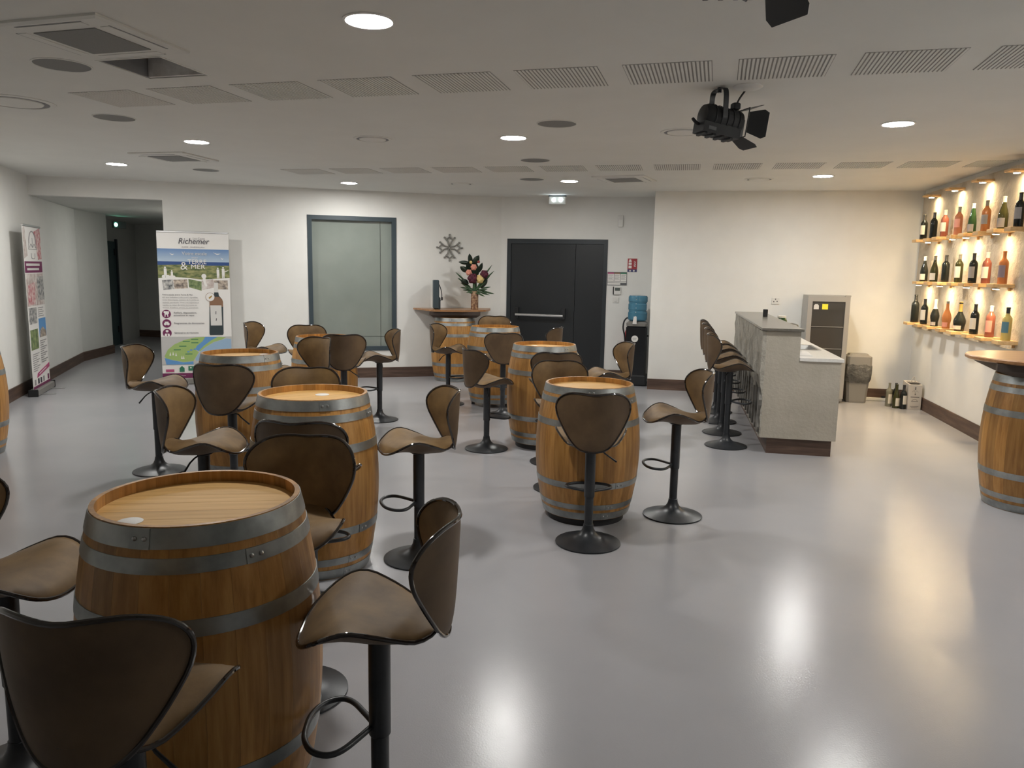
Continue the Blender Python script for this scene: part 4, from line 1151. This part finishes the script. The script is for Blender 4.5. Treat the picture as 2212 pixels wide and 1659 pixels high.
# ------------------------------------------------------------------ stage lamps with barn doors
def stage_lamp(loc, rz, tilt, label, full=True, flare=R(32)):
    t = thing('stage_lamp', label, 'stage lamp', loc, rz, 'black stage lamps')
    # local x = beam direction, body hangs below the yoke
    body = MB()
    n = 28; rr = .072; rings = []
    for x, s_ in ((-.145, .6), (-.137, .86), (-.115, 1.0), (.10, 1.0), (.11, .94)):
        rings.append([(x, rr * s_ * math.cos(2 * PI * j / n), rr * s_ * math.sin(2 * PI * j / n)) for j in range(n)])
    body.loft(rings)
    body.box(-.15, .10, -.062, .062, -.10, -.04)
    bo = body.build('housing', 'black', t, True, loc=(0, 0, -.185), ang=30)
    bo.rotation_euler = (0, tilt, 0)
    fins = MB()
    for k in range(5):
        x = -.08 + .04 * k
        rg = []
        for xx, s_ in ((x - .004, 1.02), (x - .004, 1.06), (x + .004, 1.06), (x + .004, 1.02)):
            rg.append([(xx, rr * s_ * math.cos(2 * PI * j / n), rr * s_ * math.sin(2 * PI * j / n)) for j in range(n)])
        rg.append(rg[0]); fins.loft(rg, cap=False)
    fins.build('cooling_fins', 'black', bo, True)
    for k in range(4):
        MB().box(-.13 + .058 * k, -.113 + .058 * k, -.05, .05, -.112, -.10).build('foot_rib', 'black', bo)
    MB().box(-.115, -.065, -.0635, -.062, -.085, -.065).build('rating_label', 'dark_grey', bo)
    MB().tube(curve([(-.145, 0, -.055), (-.17, 0, -.05), (-.2, 0, -.03)], 4), [.007, .008, .009, .01, .01, .01, .01, .009, .008], 6).build('grip', 'black', bo, True)
    ge = MB()
    a_ = .084
    ge.tube([(.12, -a_, -a_), (.12, a_, -a_), (.12, a_, a_), (.12, -a_, a_)], .004, 6, True)
    ge.build('gel_frame', 'black', bo)
    for k in range(4):
        L_ = .105 if k % 2 == 0 else .115
        poly = [(-.06, 0), (.06, 0), (.085, L_ * .75), (.07, L_), (-.07, L_), (-.085, L_ * .75)]
        rg0 = [(.125 + v * math.cos(flare), u, a_ + v * math.sin(flare)) for u, v in poly]
        rg1 = [(p_[0] - .002, p_[1], p_[2] + .002) for p_ in rg0]
        fl = MB().loft([rg0, rg1]).build('barn_door', 'black', bo)
        fl.rotation_euler = (k * PI / 2, 0, 0)
    yk = MB()
    path = curve([(-.03, -.082, -.185), (-.03, -.082, -.12), (-.03, -.079, -.045), (-.03, -.058, -.012), (-.03, 0, -.008), (-.03, .058, -.012), (-.03, .079, -.045), (-.03, .082, -.12), (-.03, .082, -.185)], 5)
    yk.loft([[(p_[0] - .016, p_[1], p_[2]), (p_[0] + .016, p_[1], p_[2]), (p_[0] + .016, p_[1] * .93, p_[2] - .006), (p_[0] - .016, p_[1] * .93, p_[2] - .006)] for p_ in path])
    yk.build('yoke', 'black_metal', t, True, ang=50)
    MB().cyl(-.03, 0, .012, -.03, 0, 12).build('bolt', 'black_metal', t)
    if full:
        MB().tube(curve([(.075, -.02, -.10), (.09, -.03, -.06), (.125, -.03, -.012)], 5), .006, 6).build('cord', 'black', t, True)
        MB().bevel_box(.05, .095, -.045, .005, -.125, -.085, .006).build('plug_box', 'black', t)
    return t
# the beam axis is turned to the right of the room; yoke spans across it
stage_lamp((1.235, 4.80, ZC), R(17), R(8), 'black stage lamp with four barn doors hanging over the middle of the room', True, R(22))
stage_lamp((.652, 2.37, ZC), .464, -.17, 'black stage lamp at the top edge, mostly cut off by the frame', False, 1.28)
tag(MB().lathe([(.085, 0), (.085, -.006), (.07, -.016), (.03, -.02), (.004, -.02)], 32).build('ceiling_rosette', 'white_plastic', smooth=True, loc=(1.36, 4.74, ZC)), 'small white ceiling rosette beside the hanging stage lamp', 'ceiling rosette')

# ------------------------------------------------------------------ roll-up banners
BW, BH, B0 = .90, 1.965, .085
def banner_base(name, label, p, rz, w, feet=True):
    t = thing(name, label, 'banner', p, rz)
    MB().bevel_box(-w / 2 - .02, w / 2 + .02, -.05, .05, 0, .085, .012).build('base_case', 'grey_plastic', t)
    MB().bevel_box(-w / 2 - .03, -w / 2 - .018, -.055, .055, 0, .09, .008).build('end_cap', 'black', t)
    MB().bevel_box(w / 2 + .018, w / 2 + .03, -.055, .055, 0, .09, .008).build('end_cap', 'black', t)
    if feet:
        for x in (-w * .3, w * .3):
            MB().box(x - .012, x + .012, -.20, -.05, .003, .012).build('foot', 'silver', t)
    MB().tube([(0, .03, .05), (0, .03, 2.05)], .011, 8).build('support_pole', 'silver', t, True)
    MB().bevel_box(-w / 2, w / 2, -.012, .012, B0 + BH - .008, B0 + BH + .016, .004).build('top_rail', 'silver', t)
    sheet = MB().box(-w / 2, w / 2, -.002, .002, B0, B0 + BH).build('printed_sheet', 'white', t)
    return t, sheet
pbn = P_WIN + g1 * (-2.20 / math.cos(YL) + .02) - g2 * .26
bt, sh_ = banner_base('rollup_banner', 'white roll-up banner with a wine bottle, landscape and map', (pbn.x, pbn.y, 0), YL, BW)
X = lambda u: -BW / 2 + BW * u
Z = lambda v: B0 + BH * (1 - v)
lay = [0]
def patch(poly, mat, name='print'):
    lay[0] += 1
    y = -.002 - .00012 * lay[0]
    return MB().prism_y([(X(u), Z(v)) for u, v in poly], y, -.002).build(name, mat, sh_)
def rc(u0_, u1_, v0, v1): return [(u0_, v0), (u1_, v0), (u1_, v1), (u0_, v1)]
def ell(u, v, ru, n=24, ar=BW / BH): return [(u + ru * math.cos(2 * PI * k / n), v + ru * ar * math.sin(2 * PI * k / n)) for k in range(n)]
patch(rc(0, 1, .112, .205), 'sky', 'sky_print'); patch(rc(0, 1, .198, .224), 'sea', 'sea_print')
patch([(0, .224), (.3, .219), (.7, .222), (1, .220), (1, .305), (.8, .312), (.6, .318), (.4, .308), (.2, .302), (0, .312)], 'land', 'land_print')
patch([(.0, .318), (.14, .325), (.16, .385), (.04, .392)], 'photo_cool', 'photo_print') if False else None
for q, mt in (([(.05, .325), (.20, .320), (.215, .385), (.065, .392)], 'photo_cool'), ([(.205, .322), (.40, .318), (.405, .378), (.22, .384)], 'photo_warm'), ([(.415, .315), (.60, .332), (.595, .395), (.42, .372)], 'photo_green'), ([(.60, .325), (.765, .316), (.78, .372), (.605, .390)], 'photo_pale'), ([(.77, .322), (.97, .322), (.97, .385), (.78, .385)], 'photo_warm')):
    patch(q, mt, 'photo_print')
# white silhouettes: two cyclists, two hikers, gulls, seahorse
def person_sil(u, v, s, name):
    patch(ell(u, v - .030 * s, .011 * s, 10), 'white', name)
    patch([(u - .016 * s, v - .024 * s), (u + .016 * s, v - .024 * s), (u + .018 * s, v + .004 * s), (u + .014 * s, v + .03 * s), (u + .003 * s, v + .03 * s), (u, v + .01 * s), (u - .004 * s, v + .03 * s), (u - .014 * s, v + .03 * s)], 'white', name)
person_sil(.10, .275, 1.2, 'cyclist_print'); person_sil(.19, .288, .9, 'cyclist_print'); person_sil(.835, .275, 1.15, 'hiker_print'); person_sil(.91, .272, 1.2, 'hiker_print')
patch([(.92, .262), (.985, .252), (.985, .255), (.925, .268)], 'white', 'hiker_print')
for u, v in ((.075, .30), (.135, .30), (.17, .304), (.215, .304)): patch(ell(u, v, .024, 16), 'white', 'wheel_print'); 
for u, v, s in ((.83, .137, .055), (.20, .145, .035), (.90, .170, .022)):
    patch([(u - s, v - .006), (u, v + .004), (u + s, v + .002), (u + .2 * s, v + .010), (u - .2 * s, v + .008)], 'white', 'gull_print')
patch(ell(.635, .295, .035, 16), 'white', 'seahorse_print'); patch([(.615, .30), (.655, .30), (.66, .335), (.68, .36), (.66, .368), (.635, .35), (.62, .325)], 'white', 'seahorse_print')
# bottle picture
bl = [(.775, .335), (.825, .335), (.828, .40), (.835, .425), (.875, .45), (.89, .47), (.885, .66), (.875, .685), (.70, .685), (.695, .66), (.705, .47), (.715, .45), (.765, .425), (.772, .40)]
patch([(.772, .405), (.83, .405), (.838, .428), (.88, .452), (.893, .47), (.885, .69), (.875, .702), (.69, .702), (.683, .69), (.70, .47), (.715, .452), (.765, .428)], 'bottle_print', 'bottle_print')
patch([(.70, .47), (.715, .452), (.765, .436), (.838, .436), (.88, .452), (.893, .47), (.89, .505), (.697, .505)], 'brown_print', 'bottle_shoulder_print')
patch(rc(.772, .83, .338, .405), 'offwhite', 'bottle_neck_print'); patch(rc(.708, .868, .495, .635), 'offwhite', 'bottle_label_print')
patch(rc(.775, .80, .535, .56), 'text_dark', 'label_mark_print') if False else None
patch([(.783, .535), (.793, .535), (.79, .557), (.78, .557)], 'text_dark', 'label_mark_print'); patch([(.785, .585), (.795, .585), (.79, .602), (.78, .602)], 'text_dark', 'label_mark_print')
patch(ell(.712, .438, .066, 28), 'brown_print', 'badge_print'); patch(ell(.712, .438, .061, 28), 'white', 'badge_print'); patch([(.69, .442), (.735, .425), (.74, .435), (.70, .452)], 'foil_gold', 'badge_print')
# icons
for k, v in enumerate((.555, .620, .686)):
    patch(ell(.09, v, .062, 28), 'purple', 'icon_disc')
for v, pol in ((.555, [(.05, -.012), (.06, -.02), (.13, -.018), (.125, .0), (.115, .0), (.115, .02), (.105, .02), (.10, .004), (.08, .004), (.075, .02), (.065, .02), (.065, -.005)]),):
    patch([(u, v + dv) for u, dv in pol], 'white', 'icon_print')
patch(ell(.07, .624, .02, 14), 'white', 'icon_print'); patch(ell(.11, .624, .02, 14), 'white', 'icon_print'); patch(rc(.065, .115, .608, .618), 'white', 'icon_print')
patch(ell(.09, .673, .02, 14), 'white', 'icon_print'); patch([(.05, .708), (.06, .69), (.12, .69), (.13, .708), (.09, .714)], 'white', 'icon_print'); patch(rc(.085, .095, .692, .708), 'purple', 'icon_print')
# map
patch(rc(0, 1, .712, .905), 'map_bg', 'map_sheet')
patch([(.04, .845), (.09, .80), (.18, .765), (.32, .735), (.48, .717), (.62, .714), (.58, .745), (.50, .775), (.47, .80), (.52, .82), (.47, .86), (.44, .882), (.30, .888), (.15, .872), (.06, .865)], 'lime', 'map_land')
patch([(.62, .714), (.80, .714), (.70, .74), (.60, .775), (.52, .812), (.47, .80), (.50, .775), (.58, .745)], 'blue', 'map_lagoon')
patch([(.80, .714), (.92, .718), (.85, .735), (.74, .75), (.62, .785), (.54, .815), (.52, .812), (.60, .775), (.70, .74)], 'lime', 'map_spit')
patch([(.99, .73), (.99, .82), (.75, .83), (.60, .86), (.48, .885), (.47, .86), (.54, .82), (.62, .787), (.74, .753), (.85, .737), (.92, .726)], 'pale_blue', 'map_sea')
patch([(.04, .858), (.15, .874), (.30, .890), (.44, .884), (.44, .905), (.06, .905)], 'blue', 'map_sea')
for u, v in ((.30, .742), (.42, .728), (.25, .775), (.17, .80), (.33, .83), (.42, .752)):
    patch(rc(u, u + .10, v, v + .005), 'logo_green', 'map_name')
for u, v in ((.12, .83), (.16, .828), (.20, .833), (.28, .855), (.305, .855)):
    patch([(u - .012, v + .012), (u, v - .014), (u + .012, v + .012)], 'white', 'map_peak')
for u, v in ((.40, .80), (.36, .812), (.45, .795)):
    patch(rc(u, u + .03, v, v + .009), 'blue', 'map_mark')
# logos along the foot
patch(rc(.05, .165, .938, .955), 'pink', 'logo_print'); patch([(.24, .93), (.275, .915), (.31, .93), (.31, .956), (.24, .956)], 'logo_green', 'logo_print'); patch(rc(.365, .44, .917, .948), 'logo_green', 'logo_print'); patch(ell(.40, .928, .012, 10), 'white', 'logo_print')
patch(rc(0, 1, .965, 1.0), 'purple', 'foot_band')
yt = -.002 - .00012 * (lay[0] + 2)
def tx(s, size, u, v, mat, **k): return text(s, size, X(u), Z(v), yt, mat, sh_, depth=.0002, **k)
tx('Les Caves', .038, .50, .046, 'text_grey'); tx('Richemer', .108, .29, .077, 'text_dark', shear=.25, sx=.92); tx('AGDE - MARSEILLAN', .027, .34, .104, 'text_grey', sx=1.15)
tx('Votre escale', .062, .34, .152, 'offwhite'); tx('entre', .036, .47, .175, 'offwhite', shear=.25); tx('TERRE', .085, .415, .212, 'white'); tx('&', .15, .31, .252, 'white'); tx('MER', .085, .455, .246, 'white', sx=1.15)
for k, s in enumerate(('Votre escale entre Terre & Mer', 'est une invitation à découvrir vignobles,', 'caves historiques, métiers de la pêche et', 'activité ostréicole. Vivez une expérience', 'inédite au cœur de notre territoire au', "travers d'ateliers, circuits et animations.")):
    tx(s, .0265 if k else .028, .045, .428 + .0175 * k, 'text_dark' if k == 0 else 'text_grey', sx=1.05)
tx('Ateliers, dégustations,', .033, .19, .552, 'text_dark'); tx('animations et repas', .033, .19, .569, 'text_dark'); tx('Programmes de découvertes', .033, .19, .624, 'text_dark'); tx('Séminaires et réunions', .033, .19, .690, 'text_dark')
tx('Richemer', .02, .24, .985, 'white', shear=.25)
bt.rotation_euler = (R(-1.0), 0, YL)
# second banner, beside the left wall
pb2 = Vector((-5.93, 9.58, 0)) - Vector((-.948, -.319, 0)) * 0
b2, sh2 = banner_base('rollup_banner', 'narrow-looking roll-up banner with purple bands, turned side on along the left wall', (pb2.x, pb2.y, 0), RZ_L, .80)
lay[0] = 0; sh_ = sh2; BWo = BW; BW = .80
patch([(.62, .03), (1, .0), (1, .20), (.78, .205), (.7, .12)], 'photo_red', 'red_splash'); patch([(0, .02), (.12, .0), (.2, .18), (0, .2)], 'photo_pale', 'photo_print')
tb = MB().tube([(X(.5 + .2 * math.cos(a_)), -.003, Z(.105 - .075 * math.sin(a_))) for a_ in [PI * k / 12 for k in range(13)]], .007, 5)
tb.tube([(X(.3), -.003, Z(.105)), (X(.27), -.003, Z(.14)), (X(.73), -.003, Z(.14)), (X(.7), -.003, Z(.105))], .005, 5).tube([(X(.5), -.003, Z(.07)), (X(.5), -.003, Z(.125))], .004, 5).tube(curve([(X(.33), -.003, Z(.13)), (X(.42), -.003, Z(.108)), (X(.5), -.003, Z(.13)), (X(.6), -.003, Z(.108)), (X(.68), -.003, Z(.132))], 4), .005, 5)
tb.tube(curve([(X(.4), -.003, Z(.165)), (X(.42), -.003, Z(.195)), (X(.58), -.003, Z(.195)), (X(.6), -.003, Z(.165))], 4), .005, 5)
tb.build('logo_outline', 'text_grey', sh2)
patch(rc(0, 1, .215, .285), 'purple', 'title_band'); patch(rc(.08, .85, .228, .242), 'offwhite', 'title_lines'); patch(rc(.12, .80, .256, .270), 'offwhite', 'title_lines')
patch(rc(0, 1, .29, .49), 'photo_pale', 'photo_print'); patch([(.1, .36), (.5, .34), (.45, .48), (.05, .485)], 'photo_red', 'photo_print'); patch(rc(.62, 1, .31, .46), 'photo_cool', 'photo_print')
patch(rc(.04, .47, .50, .60), 'photo_cool', 'photo_print'); patch(rc(.04, .47, .635, .76), 'photo_green', 'photo_print'); patch(rc(.55, .97, .575, .695), 'blue', 'photo_print'); patch([(.56, .695), (.60, .65), (.75, .63), (.95, .66), (.96, .695)], 'photo_warm', 'photo_print')
for k in range(5): patch(rc(.56, .88 - .06 * (k % 2), .505 + .013 * k, .510 + .013 * k), 'text_grey', 'text_lines')
for k in range(9): patch(rc(.08, .46 - .08 * (k % 3), .785 + .013 * k, .790 + .013 * k), 'text_grey', 'text_lines')
for k in range(11): patch(rc(.55, .93 - .1 * (k % 3), .715 + .0135 * k, .721 + .0135 * k), 'text_grey', 'text_lines')
patch([(.28, .912), (1, .875), (1, .902), (.24, .938)], 'pink', 'ribbon_print'); patch([(.36, .916), (.80, .893), (.80, .899), (.36, .922)], 'white', 'ribbon_lines')
for u, mt in ((.08, 'text_grey'), (.27, 'text_dark'), (.42, 'text_dark'), (.58, 'text_grey'), (.86, 'purple')): patch(rc(u, u + .07, .945, .978), mt, 'small_bottle_print')
patch(rc(0, 1, .985, 1.0), 'purple', 'foot_band')
